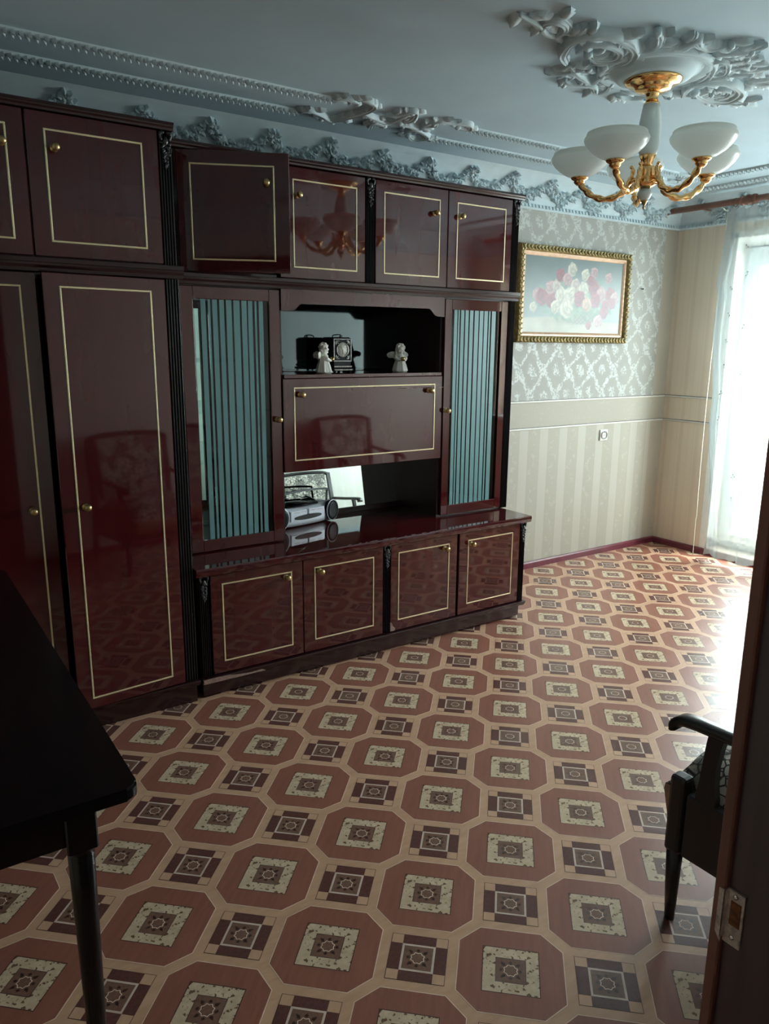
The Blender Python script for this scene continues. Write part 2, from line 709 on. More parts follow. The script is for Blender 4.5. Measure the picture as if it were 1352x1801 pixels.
def octagon_bm():
    bm = bmesh.new()
    A, Cc = .1315, .0785
    o1, o2 = octa(A, Cc), octa(A - .0021, Cc - .0009)
    # skirt so that the piece stands proud of the ground
    n = 8
    lo = [bm.verts.new((*p, -.0001)) for p in o1]
    hi = [bm.verts.new((*p, ZT)) for p in o1]
    for i in range(n):
        bm.faces.new((lo[i], lo[(i + 1) % n], hi[(i + 1) % n], hi[i])).material_index = 1
    ngon_ring(bm, o1, o2, 1, ZT)
    s1 = [(.0705 * x, .0705 * y) for x, y in ((.5, -1), (1, -.5), (1, .5), (.5, 1), (-.5, 1), (-1, .5), (-1, -.5), (-.5, -1))]
    S = .0705
    corners = [((o2[0], o2[1]), (S, -S)), ((o2[2], o2[3]), (S, S)), ((o2[4], o2[5]), (-S, S)), ((o2[6], o2[7]), (-S, -S))]
    for (p, q), cc in corners:
        quad(bm, [p, q, cc], 0, ZT)
    for i, (p, q) in enumerate(((o2[1], o2[2]), (o2[3], o2[4]), (o2[5], o2[6]), (o2[7], o2[0]))):
        ca, cb = corners[i][1], corners[(i + 1) % 4][1]
        quad(bm, [p, q, cb, ca], 0, ZT)
    ngon_ring(bm, sq(S), sq(S - .0022), 3, ZT)
    ngon_ring(bm, sq(S - .0022), sq(.0375), 2, ZT)
    ngon_ring(bm, sq(.0375), sq(.0358), 3, ZT)
    quad(bm, sq(.0358), 5, ZT)
    star(bm, .031, ZT + .00008)
    return bm


def square_bm():
    bm = bmesh.new()
    A = .073
    lo = [bm.verts.new((*p, -.0001)) for p in sq(A)]
    hi = [bm.verts.new((*p, ZT)) for p in sq(A)]
    for i in range(4):
        bm.faces.new((lo[i], lo[(i + 1) % 4], hi[(i + 1) % 4], hi[i])).material_index = 3
    ngon_ring(bm, sq(A), sq(A - .0013), 3, ZT)
    a, b = A - .0013, .0425
    for sx in (-1, 1):
        for sy in (-1, 1):
            x0, x1 = sorted((sx * a, sx * b))
            y0, y1 = sorted((sy * a, sy * b))
            quad(bm, [(x0, y0), (x1, y0), (x1, y1), (x0, y1)], 1, ZT)
    for (x0, x1, y0, y1) in ((-b, b, -a, -b), (-b, b, b, a), (-a, -b, -b, b), (b, a, -b, b)):
        quad(bm, [(x0, y0), (x1, y0), (x1, y1), (x0, y1)], 0, ZT)
    ngon_ring(bm, sq(b), sq(b - .0056), 2, ZT)
    quad(bm, sq(b - .0056), 5, ZT)
    star(bm, .0315, ZT + .00008)
    return bm


def lay(name, src, mats, off):
    me = D.meshes.new(name)
    src.to_mesh(me)
    src.free()
    for mt in mats:
        me.materials.append(mt)
    rot = LPHI + PI / 4
    for i in range(-12, 16):
        for j in range(-12, 12):
            a, b = i + off, j + off
            x = LX + LS * (math.cos(LPHI) * a - math.sin(LPHI) * b)
            y = LY + LS * (math.sin(LPHI) * a + math.cos(LPHI) * b)
            if not (XL + .5 < x < XR + .12 and YF - .1 < y < YB + .12):
                continue
            if y > 3.1 and x < 2.7:
                continue            # under the cabinets
            M4 = Matrix.Translation((x, y, 0)) @ Matrix.Rotation(rot, 4, 'Z')
            mm = me
            if x > XR - .19 or y > YB - .19 or y < YF + .15:
                bb = bmesh.new()
                bb.from_mesh(me)
                Mi = M4.inverted()
                for co, no in (((XR - .002, 0, 0), (1, 0, 0)), ((0, YB - .002, 0), (0, 1, 0)), ((0, YF + .002, 0), (0, -1, 0))):
                    bmesh.ops.bisect_plane(bb, geom=bb.verts[:] + bb.edges[:] + bb.faces[:], plane_co=Mi @ Vector(co),
                                           plane_no=Mi.to_3x3() @ Vector(no), clear_outer=True)
                if len(bb.faces) < 3:
                    bb.free()
                    continue
                mm = me.copy()
                bb.to_mesh(mm)
                bb.free()
            o = D.objects.new(name, mm)
            COL.objects.link(o)
            o.parent = FLOOR
            o.matrix_local = M4


lay('octagon_panel', octagon_bm(), [REDW, PALE, CREAM, LINE, PALE, MIDB], 0.0)
lay('square_panel', square_bm(), [DKB, TAN, WFR, LINE, PALE, MIDB], 0.5)

# ---------------------------------------------------------------- baseboards, rails
bm = bmesh.new()
prism(bm, [(YB, 0), (YB - .018, 0), (YB - .018, .036), (YB - .010, .045), (YB, .045)], 'x', XL, XR)
struct('baseboard_back', bm, BASEB)
bm = bmesh.new()
for y0, y1 in ((WY1 - .9, YB - .018), (YF, WY1 - .9)):
    prism(bm, [(XR, 0), (XR - .018, 0), (XR - .018, .036), (XR - .010, .045), (XR, .045)], 'y', y0, y1)
struct('baseboard_right', bm, BASEB)
bm = bmesh.new()
prism(bm, [(YF, 0), (YF + .018, 0), (YF + .018, .036), (YF + .010, .045), (YF, .045)], 'x', .75, XR)
struct('baseboard_front', bm, BASEB)
k = 1
for zr in (1.142, .964):
    bm = bmesh.new()
    prism(bm, [(YB, zr - .006), (YB - .006, zr - .006), (YB - .008, zr), (YB - .006, zr + .006), (YB, zr + .006)], 'x', XL, XR - .001, 0)
    prism(bm, [(YB, zr + .006), (YB - .004, zr + .006), (YB - .004, zr + .0095), (YB, zr + .0095)], 'x', XL, XR - .001, 1)
    prism(bm, [(XR, zr - .006), (XR - .006, zr - .006), (XR - .008, zr), (XR - .006, zr + .006), (XR, zr + .006)], 'y', WY1, YB, 0)
    prism(bm, [(XR, zr + .006), (XR - .004, zr + .006), (XR - .004, zr + .0095), (XR, zr + .0095)], 'y', WY1, YB, 1)
    struct('trim_%d' % k, bm, [RAILM, RAILD])
    k += 1

# ---------------------------------------------------------------- cornice with garlands
def cove_profile():
    # (distance from wall, z): concave cove
    p0, p1, p2 = Vector((.012, 2.352)), Vector((.035, 2.45)), Vector((.14, ZC))
    pts = []
    for i in range(11):
        t = i / 10
        q = p0 * (1 - t) ** 2 + p1 * 2 * t * (1 - t) + p2 * t * t
        pts.append((q.x, q.y))
    return pts


CP = cove_profile()


def cove_point(t):
    f = t * 10
    i = min(9, int(f))
    a, b = Vector(CP[i]), Vector(CP[i + 1])
    p = a.lerp(b, f - i)
    d = (b - a).normalized()
    return p, Vector((d.y, -d.x))       # point, outward normal (distance, z)


def cornice(nm, axis, wall, sgn, a0, a1):
    """axis 'x' along the back wall, 'y' along the right one; sgn is the side of the room"""
    bm = bmesh.new()
    poly = [(wall, 2.325), (wall + sgn * .012, 2.325), (wall + sgn * .02, 2.333), (wall + sgn * .012, 2.352)]
    poly += [(wall + sgn * d, z) for d, z in CP[1:]] + [(wall, ZC)]
    prism(bm, poly, axis, a0, a1)
    return struct(nm, bm, PLASTER)


def leaf_bm(bm, M4, L=.05, W=.03, H=.012, lob=3, mi=0, tip=.6):
    """a raised lobed leaf lying in the XY plane, tip towards +X, rising in +Z"""
    n = 9
    rows = []
    for i in range(n):
        t = i / (n - 1)
        wv = W * .5 * (math.sin(PI * min(1, t * .9 + .1)) ** .7) * (1 + .28 * math.cos(t * lob * 2 * PI))
        z = H * (.35 + .65 * math.sin(PI * t * .85)) + (H * tip * t ** 3)
        x = L * t
        rows.append([bm.verts.new(M4 @ Vector(p)) for p in ((x - L * .05, -wv, 0), (x, -wv * .5, z * .75), (x, 0, z), (x, wv * .5, z * .75), (x - L * .05, wv, 0))])
    for a, b in zip(rows, rows[1:]):
        for j in range(4):
            f = bm.faces.new((a[j], a[j + 1], b[j + 1], b[j]))
            f.smooth = True
            f.material_index = mi


def garland_mesh(seed, big):
    """one swag in local coords: x along the wall, y = distance from the wall, z up"""
    rnd = random.Random(seed)
    bm = bmesh.new()

    def put(x, t, L, W, ang, H=.014):
        p, n = cove_point(max(.02, min(.97, t)))
        N = Vector((0, n.x, n.y))
        X = Vector((1, 0, 0))
        Y = N.cross(X).normalized()
        if Y.z < 0:
            Y = -Y
        ca, sa = math.cos(ang), math.sin(ang)
        ax = X * ca + Y * sa
        ay = N.cross(ax)
        M4 = Matrix((ax, ay, N)).transposed().to_4x4()
        M4.translation = Vector((x, p.x, p.y))
        leaf_bm(bm, M4, L, W, H, rnd.choice((2, 3)))

    def bud(x, t, r):
        p, n = cove_point(max(.02, min(.95, t)))
        ball(bm, (x, p.x + n.x * r * .3, p.y + n.y * r * .3), (r, r * .8, r), 1, 0, Matrix.Rotation(rnd.uniform(0, 3), 3, 'X'))

    span = .31
    for i in range(25):
        q = i / 24
        x = q * span
        drop = .74 - (.52 if big else .45) * math.sin(PI * q) ** .75
        thick = (.13 if big else .095) * math.sin(PI * q) ** .8 + .03
        for k in range(4 if big else 3):
            a = rnd.uniform(-PI, PI)
            put(x + rnd.uniform(-.010, .010), drop + rnd.uniform(-thick, thick), rnd.uniform(.022, .036), rnd.uniform(.018, .028), a, rnd.uniform(.016, .030))
        if 4 < i < 20:
            bud(x + rnd.uniform(-.008, .008), drop + rnd.uniform(-thick, thick) * .8, rnd.uniform(.011, .018))
    for a in (-2.0, -1.7, -1.4, -1.1):
        put(.5 * span + .02 * (a + 1.55), .14 if big else .20, .045, .022, a, .014)
    for a in (.6, 1.2, 1.6, 2.0, 2.6):
        put(0, .66, .036, .022, a, .022)
    for x_, t_, r_ in ((0, .72, .014), (0, .62, .015), (.02, .60, .013), (-.02, .60, .013), (.035, .52, .013)):
        bud(x_, t_, r_)
    return bm


def garlands(parent, M_of, n0, n1):
    srcs = []
    for k in range(4):
        me = D.meshes.new('garland')
        b = garland_mesh(40 + k, k % 2 == 0)
        bmesh.ops.recalc_face_normals(b, faces=b.faces[:])
        b.to_mesh(me)
        b.free()
        me.materials.append(PLASTER)
        srcs.append(me)
    for i in range(n0, n1):
        o = D.objects.new('garland', srcs[i % 4])
        COL.objects.link(o)
        o.parent = parent
        o.matrix_local = M_of(i)


c_back = cornice('trim_3', 'x', YB, -1, XL, XR)
garlands(c_back, lambda i: Matrix.Translation((2.03 + .31 * i, YB, 0)) @ Matrix.Diagonal((1, -1, 1, 1)), -8, 9)
c_right = cornice('trim_4', 'y', XR, -1, YF, YB)
garlands(c_right, lambda i: Matrix.Translation((XR, 3.35 - .31 * i, 0)) @ Matrix.Rotation(-PI / 2, 4, 'Z') @ Matrix.Diagonal((1, -1, 1, 1)), 0, 9)
cornice('trim_9', 'x', YF, 1, XL, XR)
cornice('trim_10', 'y', XL, 1, YF, YB)

# bead row under the cornice
def bead_row(parent, axis, wall, a0, a1):
    bm = bmesh.new()
    a = a0
    while a < a1:
        if axis == 'x':
            prism(bm, [(wall - .010, 2.330), (wall - .026, 2.336), (wall - .022, 2.352), (wall - .010, 2.356)], 'x', a, a + .017)
        else:
            prism(bm, [(wall - .010, 2.330), (wall - .026, 2.336), (wall - .022, 2.352), (wall - .010, 2.356)], 'y', a, a + .017)
        a += .030
    obj('bead_moulding', bm, PLASTER, parent, 'stuff')


bead_row(c_back, 'x', YB, 2.9, XR - .02)
bead_row(c_right, 'y', XR, 1.6, YB - .03)


# moulding strips on the ceiling: little tufts along a batten
def strip(parent, p0, p1):
    rnd = random.Random(3)
    p0, p1 = Vector((*p0, ZC)), Vector((*p1, ZC))
    d = (p1 - p0)
    L = d.length
    d.normalize()
    s = Vector((-d.y, d.x, 0))
    bm = bmesh.new()
    prof = [(-.017, 0), (-.015, .006), (-.006, .013), (.006, .013), (.015, .006), (.017, 0)]
    A = [bm.verts.new(p0 + s * a - Vector((0, 0, b))) for a, b in prof]
    B = [bm.verts.new(p1 + s * a - Vector((0, 0, b))) for a, b in prof]
    for i in range(5):
        bm.faces.new((A[i], A[i + 1], B[i + 1], B[i])).smooth = True
    o = obj('moulding_batten', bm, PLASTER, parent)
    bm = bmesh.new()
    k = 0.0
    dn = Vector((0, 0, -1))
    while k < L:
        for sd in (-1, 1):
            ax = (d * .72 + s * .7 * sd).normalized()
            M4 = Matrix((ax, dn.cross(ax), dn)).transposed().to_4x4()
            M4.translation = p0 + d * (k + rnd.uniform(-.002, .002)) + Vector((0, 0, -.005))
            leaf_bm(bm, M4, .024, .014, .016, 2)
        k += .026
    obj('leaf_tufts', bm, PLASTER, parent, 'stuff')


# acanthus scrolls: a half-round ribbon lying on the ceiling
def ridge(bm, pts, wd, h, curl=True):
    P = spline([(x, y, 0) for x, y in pts], 12)
    k = len(P)
    prev = None
    for i, p in enumerate(P):
        t = i / (k - 1)
        T = (P[min(k - 1, i + 1)] - P[max(0, i - 1)]).normalized()
        S = Vector((-T.y, T.x, 0))
        e = min(1, 4.5 * min(t, 1 - t) + .30)
        a = wd * e * (1 + .06 * math.sin(i * .55))
        hh = h * (.55 + .45 * e)
        row = [bm.verts.new(Vector((p.x, p.y, ZC + .001)) + S * (a * u) + Vector((0, 0, -hh * q)))
               for u, q in ((-.5, 0), (-.46, .38), (-.36, .74), (-.24, .92), (-.15, .74), (-.07, .62), (.04, .82), (.14, .74), (.2, .5), (.28, .46), (.37, .6), (.46, .34), (.5, 0))]
        if prev:
            for j in range(12):
                bm.faces.new((prev[j], prev[j + 1], row[j + 1], row[j])).smooth = True
        else:
            bm.faces.new(row)
        prev = row
    bm.faces.new(list(reversed(prev)))
    if curl:
        ball(bm, (P[-1].x, P[-1].y, ZC - h * .45), (wd * .42, wd * .42, h * .6), 1)


def scroll_leaves(bm, pts, n, L, wd, h, rnd):
    P = spline([(x, y, 0) for x, y in pts], 7)
    for i in range(n):
        q = rnd.randrange(0, len(P) - 1)
        T = (P[q + 1] - P[q]).normalized()
        sd = rnd.choice((-1, 1))
        a = math.atan2(T.y, T.x) + sd * rnd.uniform(.35, 1.1)
        dn = Vector((0, 0, -1))
        ax = Vector((math.cos(a), math.sin(a), 0))
        M4 = Matrix((ax, dn.cross(ax), dn)).transposed().to_4x4()
        M4.translation = Vector((P[q].x, P[q].y, ZC + .001))
        f = rnd.uniform(.75, 1.25)
        leaf_bm(bm, M4, L * f, wd * f, h, rnd.choice((3, 4)), 0, .15)


def new_empty_struct(name, bm, mats):
    return struct(name, bm, mats)


# strips: back pair, right pair; trim_5 carries them
bm = bmesh.new()
box(bm, 4.325, 4.365, 2.965, 3.005, ZC - .016, ZC, .004)
box(bm, 4.595, 4.635, 3.20, 3.24, ZC - .016, ZC, .004)
T5 = struct('trim_5', bm, PLASTER)
YO, YI, XO, XI = 2.985, 3.22, 4.345, 4.615
strip(T5, (XL + .2, YO), (1.74, YO))
strip(T5, (2.48, YO), (XO, YO))
strip(T5, (XL + .2, YI), (1.71, YI))
strip(T5, (2.44, YI), (XI, YI))
strip(T5, (XO, YO), (XO, .95))
strip(T5, (XI, YI), (XI, .7))
rnd = random.Random(11)
ORN = [[(1.74, 2.965), (1.80, 2.93), (1.852, 2.945)], [(1.821, 2.92), (1.88, 2.908), (1.931, 2.945), (1.941, 3.02), (1.923, 3.113), (1.889, 3.214), (1.836, 3.235)],
       [(1.705, 3.22), (1.734, 3.165), (1.799, 3.19), (1.889, 3.24), (1.945, 3.19)], [(1.944, 3.061), (2.029, 3.093), (2.109, 3.114), (2.128, 3.05), (2.116, 2.919)],
       [(2.103, 3.241), (2.064, 3.146), (2.129, 3.16)], [(2.056, 3.036), (2.091, 2.98), (2.117, 2.907), (2.169, 2.992), (2.162, 3.075)],
       [(2.156, 3.1), (2.213, 3.099), (2.296, 3.101), (2.281, 3.036), (2.289, 2.983)], [(2.285, 3.216), (2.283, 3.127), (2.405, 3.196), (2.379, 3.261), (2.322, 3.234)],
       [(2.284, 3.068), (2.322, 3.02), (2.297, 2.965), (2.357, 2.944), (2.434, 2.92), (2.481, 2.967), (2.422, 2.978)], [(2.397, 3.212), (2.448, 3.218)]]
for grp, (dx, dy, rot) in enumerate(((0, 0, 0),)):
    for s_ in ORN:
        bm = bmesh.new()
        ridge(bm, s_, .042, .026)
        scroll_leaves(bm, s_, 10, .055, .034, .019, rnd)
        obj('acanthus_scroll', bm, PLASTER, T5)
# corner scroll where the strips of the right wall meet
for s_ in ([(4.20, 3.06), (4.28, 3.02), (4.37, 3.05), (4.40, 2.96), (4.34, 2.90)], [(4.10, 2.99), (4.18, 2.95), (4.26, 2.99)], [(4.50, 3.24), (4.58, 3.27), (4.65, 3.22), (4.62, 3.13)],
           [(4.12, 3.10), (4.2, 3.14), (4.28, 3.10)]):
    bm = bmesh.new()
    ridge(bm, s_, .034, .022)
    scroll_leaves(bm, s_, 9, .045, .026, .018, rnd)
    obj('acanthus_scroll', bm, PLASTER, T5)

# the big rocaille medallion round the chandelier
CX, CY = 2.531, 1.977
bm = bmesh.new()
lathe(bm, [(.0, ZC - .048), (.11, ZC - .048), (.135, ZC - .040), (.15, ZC - .022), (.175, ZC - .018), (.19, ZC - .026), (.205, ZC - .020), (.215, ZC)], 40, Matrix.Translation((CX, CY, 0)))
T6 = struct('trim_6', bm, PLASTER)
MED = [([(2.215, 2.111), (2.135, 2.055), (2.072, 1.955), (2.091, 1.883), (2.159, 1.854), (2.253, 1.867), (2.319, 1.903), (2.366, 1.98), (2.335, 2.048)], .075, .060),
       ([(2.173, 2.029), (2.145, 1.953), (2.192, 1.92), (2.269, 1.927), (2.309, 1.976), (2.267, 2.017), (2.205, 2.006)], .062, .050),
       ([(1.80, 1.925), (1.891, 1.942), (1.965, 1.973), (2.007, 1.962), (1.986, 1.901), (1.928, 1.88), (1.899, 1.909), (1.922, 1.947)], .045, .042),
       ([(2.045, 1.955), (2.088, 1.904), (2.203, 1.842), (2.303, 1.882), (2.34, 1.856), (2.33, 1.811), (2.283, 1.766), (2.24, 1.749)], .055, .055),
       ([(2.341, 1.804), (2.404, 1.79), (2.413, 1.752), (2.405, 1.718), (2.459, 1.74), (2.513, 1.733), (2.534, 1.676)], .055, .050),
       ([(2.568, 1.768), (2.605, 1.72), (2.653, 1.675)], .050, .045), ([(2.66, 1.80), (2.686, 1.763), (2.701, 1.718)], .045, .040),
       ([(2.71, 1.83), (2.745, 1.791), (2.756, 1.747)], .045, .040), ([(2.78, 1.87), (2.825, 1.832), (2.858, 1.796)], .045, .040),
       ([(2.889, 2.104), (2.819, 2.038), (2.783, 1.98), (2.823, 1.925), (2.896, 1.899), (3.01, 1.929), (3.055, 2.014), (2.958, 2.054), (2.863, 2.034)], .070, .052),
       ([(3.0, 2.09), (3.071, 2.06), (3.133, 2.037), (3.165, 1.997)], .045, .040), ([(2.22, 2.23), (2.267, 2.206), (2.296, 2.148), (2.321, 2.106)], .055, .045),
       ([(2.35, 2.25), (2.396, 2.258), (2.479, 2.225), (2.554, 2.271), (2.563, 2.221), (2.516, 2.165)], .055, .045),
       ([(2.249, 2.133), (2.36, 2.178), (2.445, 2.196), (2.408, 2.118)], .055, .05),
       ([(2.411, 2.082), (2.36, 1.969), (2.392, 1.869), (2.503, 1.807), (2.644, 1.822), (2.738, 1.903), (2.781, 2.002)], .075, .048),
       ([(2.646, 1.826), (2.634, 1.789), (2.678, 1.78), (2.762, 1.84), (2.746, 1.876), (2.693, 1.864)], .05, .045),
       ([(2.62, 2.20), (2.70, 2.18), (2.78, 2.12), (2.84, 2.13)], .055, .04), ([(2.93, 1.86), (2.99, 1.84), (3.02, 1.80)], .05, .04),
       ([(2.90, 1.96), (2.96, 1.95), (2.99, 1.985), (2.94, 2.01)], .04, .045), ([(2.66, 2.26), (2.74, 2.25), (2.78, 2.20)], .045, .035)]
for s_, wd, h in MED:
    bm = bmesh.new()
    ridge(bm, s_, wd * .72, h * .66)
    scroll_leaves(bm, s_, 12, .080, .042, h * .46, rnd)
    obj('rocaille_scroll', bm, PLASTER, T6)

# ---------------------------------------------------------------- window, balcony
bm = bmesh.new()
fx0, fx1 = XR + .17, XR + .235
y1 = WY1 + .03
# fixed frame round door and window
box(bm, fx0, fx1, y1 - .055, y1, .05, WZ1 - .05, .004)
box(bm, fx0, fx1, WY0, y1 - .055, WZ1 - .115, WZ1 - .05, .004)
box(bm, fx0, fx1, WYM - .05, WYM + .05, .05, WZ1 - .115, .004)
box(bm, fx0, fx1, WY0, WY0 + .055, WZS, WZ1 - .115, .004)
box(bm, fx0, fx1, WYM + .05, y1 - .055, .05, .09, .004)
box(bm, fx0, fx1, WY0 + .055, WYM - .05, WZS, WZS + .055, .004)
WIN = struct('window_1', bm, PVC)


def sash(y0, y1, z0, z1):
    bm = bmesh.new()
    a = .062
    x0, x1 = fx0 - .012, fx1 - .01
    box(bm, x0, x1, y0, y0 + a, z0, z1, .006)
    box(bm, x0, x1, y1 - a, y1, z0, z1, .006)
    box(bm, x0, x1, y0 + a, y1 - a, z0, z0 + a, .006)
    box(bm, x0, x1, y0 + a, y1 - a, z1 - a, z1, .006)
    s = obj('sash', bm, PVC, WIN)
    bm = bmesh.new()
    box(bm, x0 + .03, x0 + .036, y0 + a, y1 - a, z0 + a, z1 - a)
    obj('glass_pane', bm, GLASS, s)
    return s


s1 = sash(WYM + .055, y1 - .058, .095, WZ1 - .118)
sash(WY0 + .06, 1.48, WZS + .06, WZ1 - .118)
sash(1.485, WYM - .055, WZS + .06, WZ1 - .118)
bm = bmesh.new()
box(bm, fx0 - .03, fx0 - .012, WYM + .07, WYM + .10, 1.02, 1.10, .004)
box(bm, fx0 - .055, fx0 - .03, WYM + .075, WYM + .095, 1.00, 1.13, .006)
obj('window_handle', bm, WHITEP, s1)
bm = bmesh.new()
box(bm, XR - .12, XR + .17, WY0 - .05, WYM - .03, WZS - .026, WZS + .006, .006)
struct('trim_7', bm, PVC)
bm = bmesh.new()
box(bm, XR + .3, 6.4, -.5, 4.4, -.16, -.03)
struct('floor_balcony', bm, CONC)
bm = bmesh.new()
box(bm, 6.3, 6.4, -.5, 4.4, -.03, .95)
struct('wall_balcony', bm, CONC)

# ---------------------------------------------------------------- doorway the camera looks through
bm = bmesh.new()
JX = .612
box(bm, JX, JX + .06, YF - .125, YF - .0035, 0, DZ, .003)
box(bm, DX0 - .06, DX0, YF - .125, YF + .001, 0, DZ, .003)
box(bm, DX0 - .06, JX + .06, YF - .125, YF + .001, DZ, DZ + .06, .003)
DOOR = struct('door_1', bm, DOORP)
bm = bmesh.new()
box(bm, JX - .0065, JX + .002, .3215, .3325, 0, DZ - .01, .0015)
obj('door_stop', bm, DOORE, DOOR, None, 'worn brown edge of the door jamb')
bm = bmesh.new()
prism(bm, [(.3220, 1.0085), (.3045, 1.0085), (.3045, .952), (.3220, .952)], 'x', JX - .0022, JX + .0005)
box(bm, JX - .0078, JX - .0020, .3205, .3216, .958, 1.0085)
prism(bm, [(.3265, 1.0085), (.3206, 1.0085), (.3206, .953), (.3265, .962)], 'x', JX - .0078, JX - .0062)
PL = obj('strike_plate', bm, STEELP, DOOR, None, 'painted steel strike plate, worn to rust')
bm = bmesh.new()
box(bm, JX - .0030, JX - .002, .3065, .3170, .973, .9985, .0008)
obj('latch_hole', bm, RUST, PL)
for z_, y_ in ((.9605, .3125), (1.0035, .313)):
    bm = bmesh.new()
    lathe(bm, [(.0024, 0), (.0022, .0008), (.0006, .0010), (0, .0006)], 12, Matrix.Translation((JX - .0022, y_, z_)) @ Matrix.Rotation(-PI / 2, 4, 'Y'))
    obj('screw', bm, CHROME, PL)
bm = bmesh.new()
for (x0, x1) in ((JX + .055, JX + .14), (DX0 - .14, DX0 - .055)):
    box(bm, x0, x1, YF, YF + .018, 0, DZ + .10, .004)
box(bm, DX0 - .055, JX + .055, YF, YF + .018, DZ + .055, DZ + .10, .004)
obj('door_casing', bm, DOORP, DOOR)

# ---------------------------------------------------------------- cabinet wall
GX = 'doors of the mahogany wall unit'


def knob_bm(x, y, z, r=.0135):
    bm = bmesh.new()
    M4 = Matrix.Translation((x, y, z)) @ Matrix.Rotation(PI / 2, 4, 'X')
    lathe(bm, [(0, 0), (r * .95, 0), (r * 1.0, .003), (r * .50, .005), (r * .36, .009), (r * .36, .015), (r * .62, .018), (r * .93, .022), (r * 1.04, .0275), (r * .95, .033), (r * .62, .0375), (0, .0395)], 18, M4)
    return bm


def frame_bm(x0, x1, z0, z1, y, wd=.0064, d=.0025):
    bm = bmesh.new()
    for a in ((x0, x1, z0, z0 + wd), (x0, x1, z1 - wd, z1), (x0, x0 + wd, z0 + wd, z1 - wd), (x1 - wd, x1, z0 + wd, z1 - wd)):
        box(bm, a[0], a[1], y - d, y + .001, a[2], a[3], .0012)
    return bm


def door(root, x0, x1, z0, z1, yf, hinge, ang=0.0, strip_=None, knobs=(), name='door', th=.018, mat=None):
    base = base_of(root)
    hx = x0 if hinge == 'L' else x1
    bm = bmesh.new()
    box(bm, x0 - hx, x1 - hx, 0, th, 0, z1 - z0, .0022)
    o = local(name, bm, mat or MAHOG, root, Vector((hx, yf, z0)) - base, -R(ang) if hinge == 'L' else R(ang))
    if strip_:
        a, b, c, d = strip_
        local('gold_strip', frame_bm(a - hx, b - hx, c - z0, d - z0, 0), GOLDS, o)
    for kx, kz in knobs:
        local('knob', knob_bm(kx - hx, -.0005, kz - z0), BRASS, o)
    return o


def pilaster_bm(x0, x1, z0, z1, y, d=.014):
    """fluted board: four round flutes between five fillets"""
    bm = bmesh.new()
    n = 5
    wd = (x1 - x0) / n
    pts = [(x0, y + d)]
    for i in range(n):
        a = x0 + wd * i
        for k_ in range(7):
            t = k_ / 6
            pts.append((a + wd * (.1 + .8 * t), y + .0075 - .0085 * math.sin(PI * t)))
    pts.append((x1, y + d))
    prism(bm, pts, 'z', z0, z1, 0, False)
    return bm


def carved_bm(x, y, z, wd, h, seed):
    """pendant carving: scroll cap, then a tapering bunch of fruit and leaves"""
    rnd = random.Random(seed)
    bm = bmesh.new()
    for sx in (-1, 1):
        sweep(bm, [(x + sx * wd * (.12 + .33 * math.sin(t * 2.6)), y - .006, z - h * .02 - h * .22 * t + .10 * h * math.sin(3 * t)) for t in [i / 9 for i in range(10)]], wd * .10, 6)
        ball(bm, (x + sx * wd * .38, y - .007, z - h * .05), wd * .13, 1)
    ball(bm, (x, y - .006, z - h * .24), (wd * .22, .009, h * .12), 2)
    for i in range(44):
        t = rnd.random()
        half = wd * (.44 - .36 * t)
        ball(bm, (x + rnd.uniform(-half, half), y - rnd.uniform(.001, .009), z - h * (.25 + .70 * t)), rnd.uniform(.06, .13) * wd, 1)
    for i in range(9):
        t = i / 8
        sd = -1 if i % 2 else 1
        ax = Vector((sd * .6, 0, -.8)).normalized()
        N = Vector((0, -1, 0))
        M4 = Matrix((ax, N.cross(ax), N)).transposed().to_4x4()
        M4.translation = (x, y - .001, z - h * (.2 + .6 * t))
        leaf_bm(bm, M4, wd * (.62 - .35 * t), wd * .3, .010, 3)
    prism(bm, [(x - wd * .1, z - h * .9), (x + wd * .1, z - h * .9), (x, z - h)], 'y', y - .006, y)
    return bm


def cornice_bar(bm, x0, x1, yb, yf, z0, z1, lip=.012):
    h = z1 - z0
    poly = [(yb, z0), (yf + lip * 1.2, z0), (yf + lip, z0 + h * .25), (yf + lip * .35, z0 + h * .45), (yf + lip * .2, z0 + h * .62), (yf, z0 + h * .66), (yf, z1 - .002), (yf + .002, z1), (yb, z1)]
    prism(bm, poly, 'x', x0, x1)


# --- wardrobe (tall, two doors)
YW = 2.89
WB = 3.50
t_w = thing('tall_wardrobe', (.52, 3.2, 0), 'tall two-door mahogany wardrobe at the left, gold-framed doors, right door ajar', 'wardrobe')
bm = bmesh.new()
box(bm, .020, 1.020, YW + .022, WB, .09, .108)
box(bm, .020, 1.020, YW + .022, WB, 1.715, 1.735)
box(bm, .020, .038, YW + .022, WB, .108, 1.715)
box(bm, 1.002, 1.020, YW + .022, WB, .108, 1.715)
box(bm, .512, .528, YW + .035, WB, .108, 1.715)
box(bm, .038, 1.002, WB - .006, WB, .108, 1.715)
obj('carcass', bm, MAHOG_D, t_w)
bm = bmesh.new()
box(bm, .025, 1.015, YW + .018, WB - .02, 0, .09)
cornice_bar(bm, .018, 1.024, YW + .05, YW - .012, .082, .104, .008)
obj('plinth', bm, MAHOG_D, t_w)
bm = bmesh.new()
cornice_bar(bm, .010, 1.030, WB, YW - .026, 1.737, 1.782)
obj('cornice', bm, MAHOG_D, t_w)
door(t_w, .082, .514, .108, 1.733, YW, 'L', 0, (.139, .466, .145, 1.69), ((.437, .908),), 'left_door')
door(t_w, .527, .963, .108, 1.733, YW, 'R', 5.0, (.580, .908, .148, 1.69), ((.610, .908),), 'right_door')
for x0 in (.022, .966):
    obj('pilaster', pilaster_bm(x0, x0 + .054, .108, 1.735, YW + .004), PILAST, t_w)

